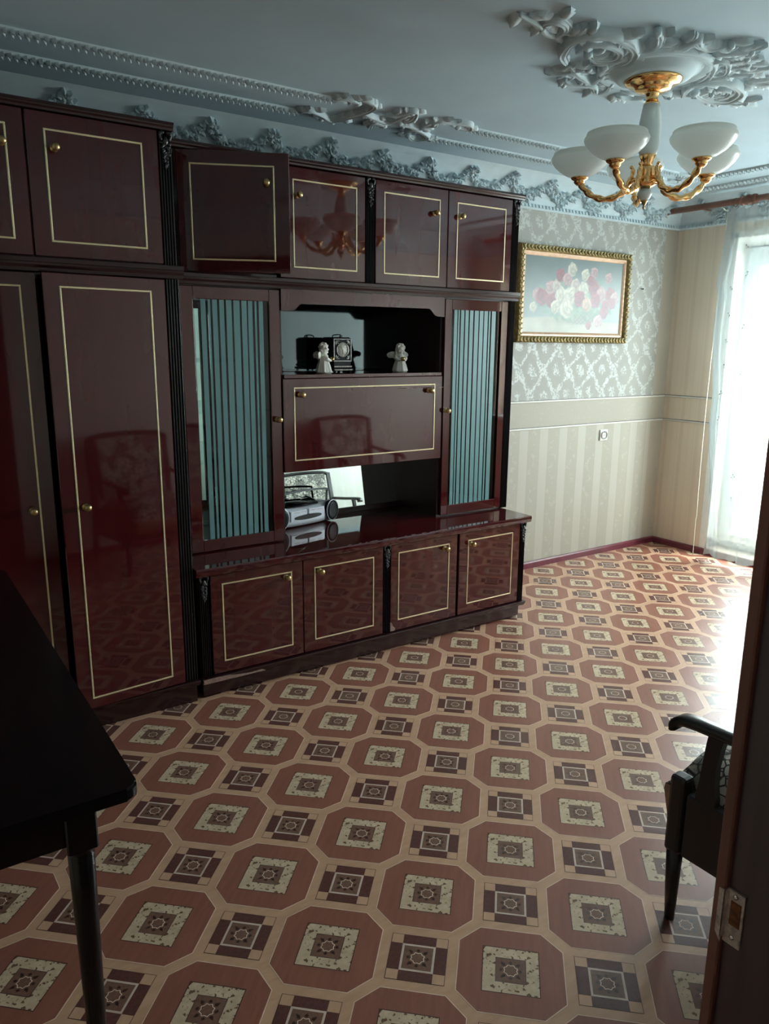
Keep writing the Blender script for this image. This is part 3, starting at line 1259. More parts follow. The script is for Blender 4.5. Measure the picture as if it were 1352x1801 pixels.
# --- top cabinet above the wardrobe
t_u = thing('wardrobe_top_cabinet', (.52, 3.2, 1.783), 'two-door top cabinet on the tall wardrobe, up under the ceiling at left', 'cabinet')
bm = bmesh.new()
box(bm, .020, 1.020, YW + .020, WB, 1.783, 1.797)
box(bm, .020, 1.020, YW + .020, WB, 2.235, 2.25)
box(bm, .020, .036, YW + .020, WB, 1.797, 2.235)
box(bm, 1.004, 1.020, YW + .020, WB, 1.797, 2.235)
box(bm, .513, .527, YW + .020, WB, 1.797, 2.235)
box(bm, .036, 1.004, WB - .006, WB, 1.797, 2.235)
obj('carcass', bm, MAHOG_D, t_u)
bm = bmesh.new()
cornice_bar(bm, .010, 1.018, WB, YW - .024, 2.25, 2.276, .010)
obj('cornice', bm, MAHOG_D, t_u)
door(t_u, .082, .517, 1.788, 2.248, YW, 'L', 0, (.138, .464, 1.836, 2.197), ((.446, 2.135),), 'left_door')
door(t_u, .523, .963, 1.788, 2.248, YW, 'R', 0, (.578, .906, 1.836, 2.197), ((.608, 2.138),), 'right_door')
for x0, sd in ((.022, 1), (.966, 2)):
    p = obj('pilaster', pilaster_bm(x0, x0 + .050, 1.785, 2.248, YW + .004), PILAST, t_u)
    obj('carved_pendant', carved_bm(x0 + .026, YW + .005, 2.244, .046, .125, sd), BRONZE, p, None, 'dark bronze fruit carving')

# --- base cabinet with the long worktop
YBF = 2.90
t_b = thing('base_cabinet', (1.98, 3.2, 0), 'low four-door mahogany sideboard with long worktop along the wall', 'cabinet')
bm = bmesh.new()
box(bm, 1.040, 2.920, YBF + .020, 3.53, .10, .116)
box(bm, 1.040, 2.920, YBF + .020, 3.53, .545, .558)
for x0 in (1.040, 1.982, 2.904):
    box(bm, x0, x0 + .016, YBF + .020, 3.53, .116, .545)
box(bm, 1.056, 2.904, 3.524, 3.53, .116, .545)
obj('carcass', bm, MAHOG_D, t_b)
bm = bmesh.new()
box(bm, 1.045, 2.900, YBF + .010, 3.50, .012, .078)
cornice_bar(bm, 1.034, 2.926, 3.50, YBF - .018, .074, .099, .008)
for x in (1.10, 2.84):
    box(bm, x - .03, x + .03, YBF + .03, YBF + .09, 0, .014)
    box(bm, x - .03, x + .03, 3.40, 3.46, 0, .014)
PLI = obj('plinth', bm, MAHOG_D, t_b)
bm = bmesh.new()
prism(bm, [(1.038, .078), (1.325, .076), (1.31, .084), (1.25, .083), (1.19, .088), (1.155, .096), (1.10, .098), (1.038, .098)], 'y', YBF - .0195, YBF - .016)
obj('chipped_edge', bm, CHIP, PLI, None, 'pale bare chipboard where veneer broke off')
bm = bmesh.new()
prism(bm, [(2.872, .5585), (2.868, .566), (2.8655, .578), (2.866, .588), (2.869, .593), (3.53, .593), (3.53, .5585)], 'x', 1.022, 2.926)
WT = obj('worktop', bm, MAHOG, t_b)
bm = bmesh.new()
rnd = random.Random(5)
for i in range(26):
    x = rnd.uniform(1.75, 2.45)
    box(bm, x, x + rnd.uniform(.006, .03), 2.872 + rnd.uniform(0, .004), 2.8745 + rnd.uniform(.001, .006), .5925, .5934)
obj('worn_edge', bm, CHIP, WT, 'stuff', 'scuffed pale front edge')
for a, b, hg, st, kx in ((1.092, 1.5285, 'L', (1.141, 1.474), 1.442), (1.5315, 1.968, 'R', (1.587, 1.914), 1.613),
                         (2.014, 2.432, 'L', (2.057, 2.379), 2.346), (2.446, 2.876, 'R', (2.503, 2.823), 2.520)):
    dd = door(t_b, a, b, .103, .550, YBF, hg, 0, (*st, .155, .508), ((kx, .487),), 'door')
    if 2.0 < a < 2.1:
        bm = bmesh.new()
        prism(bm, [(.0, .002), (.026, .002), (.029, .014), (.020, .022), (.014, .030), (.008, .044), (.0, .05)], 'y', -.0006, .002)
        local('chipped_corner', bm, CHIP, dd, None, 0, 'splintered pale corner of the door')
for x0, sd in ((1.042, 3), (1.970, 4), (2.879, 5)):
    p = obj('pilaster', pilaster_bm(x0, x0 + .042, .100, .555, YBF + .002), PILAST, t_b)
    obj('carved_pendant', carved_bm(x0 + .021, YBF + .003, .552, .040, .115, sd), BRONZE, p, None, 'dark bronze fruit carving')

# --- display hutch standing on the worktop
YH = 3.10
HB = 3.545
ZB = .5935
t_h = thing('display_hutch', (2.0, 3.3, ZB), 'mahogany display hutch with two striped glass doors and open mirrored niches', 'cabinet')
bm = bmesh.new()
for x0, x1 in ((1.036, 1.052), (1.541, 1.556), (2.460, 2.475), (2.934, 2.950)):
    box(bm, x0, x1, YH + .021, HB, ZB, 1.735)
box(bm, 1.036, 2.950, YH + .021, HB, 1.722, 1.738)
for x0, x1 in ((1.052, 1.541), (2.475, 2.934)):
    box(bm, x0, x1, YH + .021, HB, ZB, ZB + .016)
box(bm, 1.052, 2.934, HB - .006, HB, ZB + .001, 1.722)
box(bm, 1.556, 2.460, YH + .022, HB - .006, .917, .932)
obj('carcass', bm, CARC, t_h)
bm = bmesh.new()
box(bm, 1.556, 2.460, YH + .001, HB - .006, 1.349, 1.365, .001)
obj('niche_shelf', bm, MAHOG, t_h)
bm = bmesh.new()
pts = [(1.548, 1.738), (1.548, 1.646), (1.606, 1.648)]
pts += [(1.606 + .046 * t + .0, 1.648 + .030 * (1 - math.cos(PI * t)) / 2 * 1.0) for t in [i / 8 for i in range(1, 9)]]
pts += [(2.365, 1.680)]
pts += [(2.365 + .056 * t, 1.680 - .036 * (1 - math.cos(PI * t)) / 2) for t in [i / 8 for i in range(1, 9)]]
pts += [(2.468, 1.642), (2.468, 1.738)]
prism(bm, pts, 'y', YH, YH + .018)
obj('valance', bm, MAHOG, t_h)
bm = bmesh.new()
cornice_bar(bm, 1.030, 2.962, HB, YH - .030, 1.738, 1.781)
obj('cornice', bm, MAHOG_D, t_h)
for x0 in (1.036, 2.910):
    obj('pilaster', pilaster_bm(x0, x0 + .050, ZB + .002, 1.737, YH + .002), PILAST, t_h)
ff = door(t_h, 1.549, 2.465, .918, 1.347, YH, 'L', 0, (1.602, 2.418, .968, 1.308), ((1.635, 1.275), (2.376, 1.275)), 'fall_front')
bm = bmesh.new()
for i in range(12):
    x = rnd.uniform(.62, .9)
    box(bm, x, x + rnd.uniform(.01, .05), -.0004, .0005, .37 + rnd.uniform(-.002, .003) , .3715 + rnd.uniform(0, .003))
local('scratches', bm, CHIP, ff, None, 0, 'pale scratch line')['kind'] = 'stuff'


def glass_door(x0, x1, gx0, gx1, z0, z1, gz0, gz1, hinge, kx, kz, stripes):
    base = base_of(t_h)
    bm = bmesh.new()
    box(bm, x0, gx0, YH, YH + .02, z0, z1, .002)
    box(bm, gx1, x1, YH, YH + .02, z0, z1, .002)
    box(bm, gx0, gx1, YH, YH + .02, z0, gz0, .002)
    box(bm, gx0, gx1, YH, YH + .02, gz1, z1, .002)
    o = obj('glass_door', bm, MAHOG, t_h)
    bm = bmesh.new()
    box(bm, gx0 - .004, gx1 + .004, YH + .010, YH + .014, gz0 - .004, gz1 + .004)
    obj('glass_pane', bm, GLASST, o)
    for a, b in stripes:
        bm = bmesh.new()
        box(bm, a, b, YH + .0092, YH + .0099, gz0, gz1)
        obj('frosted_stripe', bm, FROST, o)
    obj('knob', knob_bm(kx, YH - .0005, kz), BRASS, o)
    return o


SL = [(1.1811, 1.2024), (1.2132, 1.223), (1.2324, 1.2538), (1.2637, 1.2841), (1.2938, 1.318), (1.3272, 1.3549), (1.3641, 1.3874), (1.3937, 1.4141), (1.4251, 1.434), (1.4442, 1.4640)]
SR = [(2.540, 2.561), (2.567, 2.577), (2.585, 2.607), (2.615, 2.637), (2.645, 2.669), (2.678, 2.706), (2.713, 2.738), (2.745, 2.770), (2.778, 2.788), (2.798, 2.826)]
glass_door(1.092, 1.540, 1.146, 1.489, .598, 1.732, .650, 1.681, 'L', 1.516, 1.167, SL)
glass_door(2.474, 2.904, 2.519, 2.858, .604, 1.732, .655, 1.680, 'R', 2.488, 1.168, SR)
# mirrors at the back of each bay
bm = bmesh.new()
box(bm, 1.054, 1.539, HB - .013, HB - .007, ZB + .02, 1.72)
obj('mirror', bm, MIRROR, t_h)
bm = bmesh.new()
box(bm, 2.477, 2.932, HB - .013, HB - .007, ZB + .02, 1.72)
obj('mirror', bm, MIRROR, t_h)
bm = bmesh.new()
box(bm, 1.557, 2.459, 3.487, 3.492, 1.3665, 1.72)
obj('mirror', bm, MIRRORD, t_h, None, 'dark grey mirror behind the upper niche')
# leaning mirror of the lower niche
bm = bmesh.new()
prism(bm, [(3.482, .622), (3.488, .622), (3.5177, .914), (3.5117, .914)], 'x', 1.557, 2.459)
obj('mirror', bm, MIRROR, t_h, None, 'bright mirror leaning back behind the lower niche')
bm = bmesh.new()
box(bm, 1.557, 2.459, 3.474, 3.53, ZB + .0005, .6215)
obj('mirror_ledge', bm, CARC, t_h)
# glass shelves
for x0, x1 in ((1.054, 1.539), (2.477, 2.932)):
    for z in (.98, 1.20, 1.42):
        bm = bmesh.new()
        box(bm, x0, x1, YH + .06, HB - .02, z, z + .005)
        obj('glass_shelf', bm, GLASST, t_h)

# --- top cabinet above the hutch, left door open
t_t = thing('hutch_top_cabinet', (2.0, 3.3, 1.782), 'four-door top cabinet over the display hutch, its leftmost door swung open', 'cabinet')
bm = bmesh.new()
box(bm, 1.036, 2.950, YH + .020, HB - .005, 1.782, 1.796)
box(bm, 1.036, 2.950, YH + .020, HB - .005, 2.236, 2.25)
for x0 in (1.036, 2.009, 2.934):
    box(bm, x0, x0 + .016, YH + .020, HB - .005, 1.796, 2.236)
box(bm, 1.052, 2.934, HB - .011, HB - .005, 1.796, 2.236)
obj('carcass', bm, MAHOG_D, t_t)
bm = bmesh.new()
cornice_bar(bm, 1.026, 2.972, HB - .005, YH - .030, 2.25, 2.276, .010)
obj('cornice', bm, MAHOG_D, t_t)
for a, b, hg, an, st, kx in ((1.100, 1.544, 'L', 25, (1.150, 1.484), 1.452), (1.548, 1.988, 'R', 0, (1.613, 1.943), 1.634),
                             (2.046, 2.475, 'L', 0, (2.092, 2.426), 2.388), (2.479, 2.908, 'R', 0, (2.533, 2.862), 2.551)):
    door(t_t, a, b, 1.786, 2.247, YH, hg, an, (*st, 1.831, 2.198), ((kx, 2.131),), 'door')
for x0, sd in ((1.038, 6), (1.992, 7), (2.912, 8)):
    p = obj('pilaster', pilaster_bm(x0, x0 + .050, 1.784, 2.248, YH + .002), PILAST, t_t)
    obj('carved_pendant', carved_bm(x0 + .025, YH + .003, 2.245, .046, .125, sd), BRONZE, p, None, 'dark bronze fruit carving')

# ---------------------------------------------------------------- things in the niches
def blobs(name, parts, voxel, mat_, parent, smooth_it=6):
    """several overlapping rounded masses fused into one continuous surface"""
    bm = bmesh.new()
    for p in parts:
        if p[0] == 'b':
            ball(bm, p[1], p[2], 3, 0, p[3] if len(p) > 3 else None)
        elif p[0] == 'l':
            lathe(bm, p[1], 24, p[2])
        elif p[0] == 's':
            sweep(bm, p[1], p[2], 12)
    me = D.meshes.new('tmp')
    bm.to_mesh(me)
    bm.free()
    to = D.objects.new('tmp', me)
    COL.objects.link(to)
    md = to.modifiers.new('r', 'REMESH')
    md.mode = 'VOXEL'
    md.voxel_size = voxel
    ms = to.modifiers.new('s', 'SMOOTH')
    ms.iterations = smooth_it
    ms.factor = .5
    dg = bpy.context.evaluated_depsgraph_get()
    me2 = D.meshes.new_from_object(to.evaluated_get(dg))
    D.objects.remove(to)
    me2.name = name
    me2.materials.clear()
    me2.materials.append(mat_)
    for f in me2.polygons:
        f.use_smooth = True
    o = D.objects.new(name, me2)
    COL.objects.link(o)
    o.parent = parent
    return o


def angel(loc, rz, label, variant):
    """kneeling porcelain cherub, faces -Y before turning"""
    t = thing('angel_figurine', loc, label, 'figurine', 'white porcelain angels in the niche')
    t.rotation_euler = (0, 0, rz)
    I = Matrix.Identity(4)
    robe = [(0, 0), (.036, 0), (.039, .004), (.036, .018), (.029, .038), (.024, .056), (.022, .070), (.0225, .082), (.015, .092), (.009, .097), (0, .099)]
    parts = [('l', robe, I)]
    for k_ in range(7):                                     # folds of the robe
        a = k_ * 2 * PI / 7 + .3
        parts.append(('s', [(.035 * math.cos(a), .035 * math.sin(a), .004), (.028 * math.cos(a), .028 * math.sin(a), .035), (.02 * math.cos(a), .02 * math.sin(a), .065)], [.008, .006, .003]))
    # arms reaching forward and the hands under the ball
    for sx in (-1, 1):
        parts.append(('s', [(sx * .021, .002, .084), (sx * .028, -.010, .068), (sx * .018, -.026, .060), (sx * .007, -.034, .060)], [.0085, .0095, .0075, .0055]))
    # head, cheeks, nose, chin
    parts += [('b', (0, -.001, .114), (.0205, .021, .0225)), ('b', (-.009, -.014, .109), .0075), ('b', (.009, -.014, .109), .0075),
              ('b', (0, -.0225, .1115), (.003, .004, .0035)), ('b', (0, -.017, .0985), .006), ('b', (0, 0, .096), (.009, .009, .010))]
    blobs('body', parts, .0016, PORCEL, t)
    hair = []
    rnd = random.Random(5 + variant)
    for i in range(30):
        a = rnd.uniform(0, 2 * PI)
        e = rnd.uniform(.05, 1.45)
        x, y, z = .021 * math.cos(a) * math.cos(e), .0215 * math.sin(a) * math.cos(e), .0225 * math.sin(e)
        if y < -.012 and z < .012:
            continue
        hair.append(('b', (x, y + .001, .117 + z), rnd.uniform(.006, .0085)))
    hair += [('b', (0, .008, .117), (.0195, .016, .021))]
    if variant:
        for i in range(8):
            hair.append(('b', (.017 + .004 * i * .6, .008, .112 - .006 * i), .0085))
            hair.append(('b', (-.018, .008, .112 - .004 * i), .007))
    blobs('hair', hair, .0014, PORCEL, t, 3)
    for sx in (-1, 1):
        wg = []
        for i in range(5):
            wg.append(('b', (sx * (.014 + .0075 * i), .021 + .004 * i, .078 + .006 * i - (.003 * i * i) * .4), (.013, .006, .025 - .002 * i), Matrix.Rotation(sx * (.3 + .2 * i), 3, 'Y')))
        blobs('wing', wg, .0016, PORCEL, t, 3)
    # eyes and mouth, modelled small
    bm = bmesh.new()
    for sx in (-1, 1):
        ball(bm, (sx * .0075, -.0195, .1155), (.0022, .0012, .0022), 1)
    local('eyes', bm, plain('eye_glaze_%d' % variant, (.25, .2, .15), .4), t)
    bm = bmesh.new()
    ball(bm, (0, -.0215, .1035), (.004, .0012, .0012), 1)
    local('mouth', bm, plain('lip_glaze_%d' % variant, (.55, .36, .30), .4), t)
    bm = bmesh.new()
    ball(bm, (0, -.042, .066), (.0130, .0118, .0118), 3)
    local('gold_ball', bm, BRASS, t, None, 0, 'small gilded ball in its hands')
    return t


NZ = 1.3653
angel((1.832, 3.225, NZ), R(72), 'white porcelain angel turned sideways, left in front of the black clock', 0)
angel((2.290, 3.235, NZ), R(-14), 'white porcelain angel facing out, alone at the dark right side of the niche', 1)

# mantel clock
cx0, cx1, cy0, cy1 = 1.922, 2.030, 3.290, 3.410
t_c = thing('mantel_clock', ((cx0 + cx1) / 2, (cy0 + cy1) / 2, NZ), 'small black mantel clock with round pale dial standing behind the left angel', 'clock')
bm = bmesh.new()
for x in (cx0 + .002, cx1 - .014):
    for y in (cy0 - .006, cy1 - .012):
        box(bm, x, x + .012, y, y + .012, NZ, NZ + .008, .002)
box(bm, cx0 - .006, cx1 + .006, cy0 - .012, cy1 + .004, NZ + .007, NZ + .018, .003)
box(bm, cx0 - .001, cx1 + .001, cy0 - .006, cy1, NZ + .022, NZ + .034, .003)
box(bm, cx0 + .004, cx1 - .004, cy0, cy1 - .004, NZ + .017, NZ + .052, .002)
obj('base', bm, DKPLAS, t_c)
bm = bmesh.new()
box(bm, cx0 + .003, cx1 - .003, cy0 - .0135, cy0 - .011, NZ + .0095, NZ + .0155, .0008)
box(bm, cx0 + .003, cx1 - .003, cy0 - .0075, cy0 - .005, NZ + .0245, NZ + .0315, .0008)
obj('base_inlay', bm, STEELP, t_c)
bm = bmesh.new()
box(bm, cx0, cx1, cy0, cy1, NZ + .050, NZ + .166, .003)
box(bm, cx0 + .006, cx1 - .006, cy0 + .006, cy1 - .006, NZ + .164, NZ + .171, .003)
obj('case', bm, DKPLAS, t_c)
SILV = plain('tarnished_silver', (.30, .30, .29), .35, .8, .5, .3, 120)
bm = bmesh.new()
xc, zc = (cx0 + cx1) / 2, NZ + .110
for a in ((cx0 + .002, cx1 - .002, NZ + .052, NZ + .058), (cx0 + .002, cx1 - .002, NZ + .159, NZ + .164), (cx0 + .002, cx0 + .008, NZ + .058, NZ + .159), (cx1 - .008, cx1 - .002, NZ + .058, NZ + .159)):
    box(bm, a[0], a[1], cy0 - .004, cy0 + .001, a[2], a[3], .001)
for sx in (-1, 1):
    for sz in (-1, 1):
        px, pz = xc + sx * .038, zc + sz * .042
        for q in range(3):
            ang = math.atan2(-sz, -sx) + (q - 1) * .8
            ax = Vector((math.cos(ang), 0, math.sin(ang)))
            N = Vector((0, -1, 0))
            M4 = Matrix((ax, N.cross(ax), N)).transposed().to_4x4()
            M4.translation = (px, cy0 - .0005, pz)
            leaf_bm(bm, M4, .020, .011, .004, 3)
lathe(bm, [(.0325, 0), (.0365, .002), (.0355, .005), (.0320, .004)], 40, Matrix.Translation((xc, cy0 - .0005, zc)) @ Matrix.Rotation(PI / 2, 4, 'X'), 0, False)
obj('bezel', bm, SILV, t_c)
bm = bmesh.new()
lathe(bm, [(0, 0), (.0325, 0), (.0325, .0015), (0, .0020)], 40, Matrix.Translation((xc, cy0 - .0002, zc)) @ Matrix.Rotation(PI / 2, 4, 'X'))
DIAL = obj('dial', bm, CEMENT, t_c)
bm = bmesh.new()
for k_ in range(12):
    a = k_ * PI / 6
    x, z = xc + .027 * math.sin(a), zc + .027 * math.cos(a)
    box(bm, x - .0011, x + .0011, cy0 - .0030, cy0 - .0018, z - .0030, z + .0030)
obj('hour_mark', bm, STEELP, DIAL, 'stuff')
bm = bmesh.new()
sweep(bm, [(xc, cy0 - .0035, zc), (xc - .011, cy0 - .0035, zc + .016)], .0010, 6)
sweep(bm, [(xc, cy0 - .0035, zc), (xc + .004, cy0 - .0035, zc - .023)], .0008, 6)
obj('hands', bm, STEELP, DIAL)
bm = bmesh.new()
sweep(bm, spline([(xc - .028, cy0 + .05, NZ + .170), (xc - .024, cy0 + .05, NZ + .180), (xc, cy0 + .05, NZ + .184), (xc + .024, cy0 + .05, NZ + .180), (xc + .028, cy0 + .05, NZ + .170)], 5), .0028, 8)
obj('handle', bm, DKPLAS, t_c)
bm = bmesh.new()
lathe(bm, [(.010, 0), (.010, .003), (.004, .005), (.006, .010), (.003, .014), (0, .015)], 16, Matrix.Translation((xc + .002, cy0 + .020, NZ + .170)))
obj('finial', bm, SILV, t_c)
bm = bmesh.new()
lathe(bm, [(0, 0), (.018, .0), (.020, .004), (.014, .012), (0, .014)], 20, Matrix.Translation((cx1 - .001, cy0 + .05, zc - .012)) @ Matrix.Rotation(PI / 2, 4, 'Y'))
obj('side_knob', bm, DKPLAS, t_c)

# boombox on the worktop
t_r = thing('boombox', (1.77, 3.37, ZB), 'silver portable stereo with black round speakers and handle in the lower niche', 'radio')
t_r.rotation_euler = (0, 0, R(11))
HW = .215
bm = bmesh.new()
# bulging body swept left to right: section (y depth, z)
secs = []
NS = 22
for i in range(NS + 1):
    s = -1 + 2 * i / NS
    x = s * HW
    e = max(0.0, 1 - abs(s) ** 5)
    front = -.040 - .018 * (1 - (abs(s)) ** 2)
    top = .098 + .016 * math.exp(-(abs(s) - .75) ** 2 / .05) - .006 * (1 - abs(s))
    top *= (.72 + .28 * e)
    bot = .006 + .016 * (1 - e)
    back = .048 - .012 * (1 - e)
    front = front * (.75 + .25 * e)
    pr = [(front + .010, bot), (front, bot + .02), (front + .002, top * .55), (front + .014, top * .88), (front + .030, top), (back - .012, top), (back, top - .014), (back, bot)]
    secs.append([bm.verts.new((x, a, b)) for a, b in pr])
for a, b in zip(secs, secs[1:]):
    for j in range(8):
        bm.faces.new((a[j], a[(j + 1) % 8], b[(j + 1) % 8], b[j])).smooth = True
bm.faces.new(secs[0])
bm.faces.new(list(reversed(secs[-1])))
local('body', bm, SILVER, t_r)
for sx in (-1, 1):
    bm = bmesh.new()
    M4 = Matrix.Translation((sx * .166, -.046, .059)) @ Matrix.Rotation(R(8) * sx, 4, 'Z') @ Matrix.Rotation(PI / 2, 4, 'X') @ Matrix.Diagonal((.98, 1.20, 1, 1))
    lathe(bm, [(0, -.01), (.043, -.01), (.044, .010), (.041, .016), (.030, .019), (.014, .017), (0, .018)], 32, M4)
    sp = local('speaker', bm, DKPLAS, t_r)
    bm = bmesh.new()
    lathe(bm, [(.0435, .0085), (.0465, .0095), (.0465, .0125), (.0430, .0135)], 32, M4, 0, False)
    local('speaker_ring', bm, SILVER, sp)
for a, b in ((-.112, -.003), (.003, .112)):
    bm = bmesh.new()
    prism(bm, [(a, .034), (b, .034), (b, .088), (a, .088)], 'y', -.0600, -.050)
    bmesh.ops.bevel(bm, geom=bm.edges[:], offset=.003, segments=2, affect='EDGES')
    dk = local('cassette_door', bm, SILVER, t_r)
bm = bmesh.new()
pts = [(.088 * math.cos(q), .050 + .0125 * (abs(math.sin(q)) ** .8) * (1 if math.sin(q) > 0 else -1)) for q in [i * 2 * PI / 28 for i in range(28)]]
prism(bm, pts, 'y', -.0635, -.056)
local('cassette_window', bm, DKPLAS, t_r, None, 0, 'long dark lens-shaped window')
bm = bmesh.new()
for a, b, z in ((-.090, -.055, .077), (-.045, -.012, .0785), (.012, .05, .0785), (.06, .09, .077)):
    box(bm, a, b, -.0612, -.059, z, z + .0022)
local('key_label', bm, STEELP, t_r)['kind'] = 'stuff'
bm = bmesh.new()
hp = [(-.182, .010, .090), (-.182, .004, .146), (-.168, .002, .164), (0, -.002, .174), (.168, .002, .164), (.182, .004, .146), (.182, .010, .090)]
sweep(bm, spline(hp, 7), .0058, 10)
local('handle', bm, plain('grey_handle_plastic', (.24, .27, .29), .35), t_r)
bm = bmesh.new()
box(bm, -.105, .105, -.020, .040, .096, .106, .004)
lathe(bm, [(0, .106), (.056, .106), (.060, .110), (.056, .114), (0, .118)], 32, Matrix.Translation((-.02, .008, 0)))
local('disc_lid', bm, DKPLAS, t_r)
bm = bmesh.new()
sweep(bm, [(.12, .030, .108), (-.06, .034, .195)], .0022, 8)
sweep(bm, [(-.06, .034, .195), (-.17, .036, .248)], .0014, 8)
local('antenna', bm, CHROME, t_r)

# ---------------------------------------------------------------- painting
px0, px1, pz0, pz1 = 3.400, 4.453, 1.524, 2.122
t_p = thing('flower_painting', ((px0 + px1) / 2, YB - .02, pz0), 'still life of pink, white and red roses in ornate gold frame on damask wall', 'painting')
FRG = plain('gilded_frame', (.24, .165, .06), .35, .75, .5, .35, 40)
FRG2 = plain('pale_gilt_highlight', (.52, .43, .23), .35, .7, .5, .3, 40)
LINER = plain('pink_gold_liner', (.62, .40, .27), .4, .3, .5, .1)


def frame_ring(bm, x0, x1, z0, z1, prof):
    """mitred frame; prof list of (inset, y)"""
    rings = []
    for d_, y in prof:
        rings.append([bm.verts.new(p) for p in ((x0 + d_, y, z0 + d_), (x1 - d_, y, z0 + d_), (x1 - d_, y, z1 - d_), (x0 + d_, y, z1 - d_))])
    for a, b in zip(rings, rings[1:]):
        for j in range(4):
            bm.faces.new((a[j], a[(j + 1) % 4], b[(j + 1) % 4], b[j]))


bm = bmesh.new()
frame_ring(bm, px0, px1, pz0, pz1, [(0, YB - .001), (0, YB - .030), (.008, YB - .042), (.024, YB - .046), (.036, YB - .036), (.042, YB - .030), (.042, YB - .001)])
FR = obj('frame', bm, FRG, t_p)
bm = bmesh.new()
rnd = random.Random(2)


def frame_leaves(bm, p0, p1, inward):
    p0, p1 = Vector(p0), Vector(p1)
    L = (p1 - p0).length
    d = (p1 - p0).normalized()
    n = int(L / .030)
    N = Vector((0, -1, 0))
    for i in range(n):
        p = p0 + d * (i + .5) * L / n
        for sd in (-1, 1):
            ax = (d * .6 + inward * .8 * sd).normalized()
            M4 = Matrix((ax, N.cross(ax), N)).transposed().to_4x4()
            M4.translation = p - Vector((0, .002, 0))
            leaf_bm(bm, M4, .022, .014, .009, 3)
        ball(bm, p - Vector((0, .006, 0)), .006, 1)


yy = YB - .043
o_ = .020
frame_leaves(bm, (px0 + .01, yy, pz0 + o_), (px1 - .01, yy, pz0 + o_), Vector((0, 0, 1)))
frame_leaves(bm, (px0 + .01, yy, pz1 - o_), (px1 - .01, yy, pz1 - o_), Vector((0, 0, 1)))
frame_leaves(bm, (px0 + o_, yy, pz0 + .03), (px0 + o_, yy, pz1 - .03), Vector((1, 0, 0)))
frame_leaves(bm, (px1 - o_, yy, pz0 + .03), (px1 - o_, yy, pz1 - .03), Vector((1, 0, 0)))
obj('carved_leaves', bm, FRG2, FR, 'stuff')
bm = bmesh.new()
frame_ring(bm, px0 + .042, px1 - .042, pz0 + .042, pz1 - .042, [(0, YB - .003), (0, YB - .030), (.010, YB - .030), (.020, YB - .024), (.024, YB - .020), (.024, YB - .003)])
obj('liner', bm, LINER, t_p)


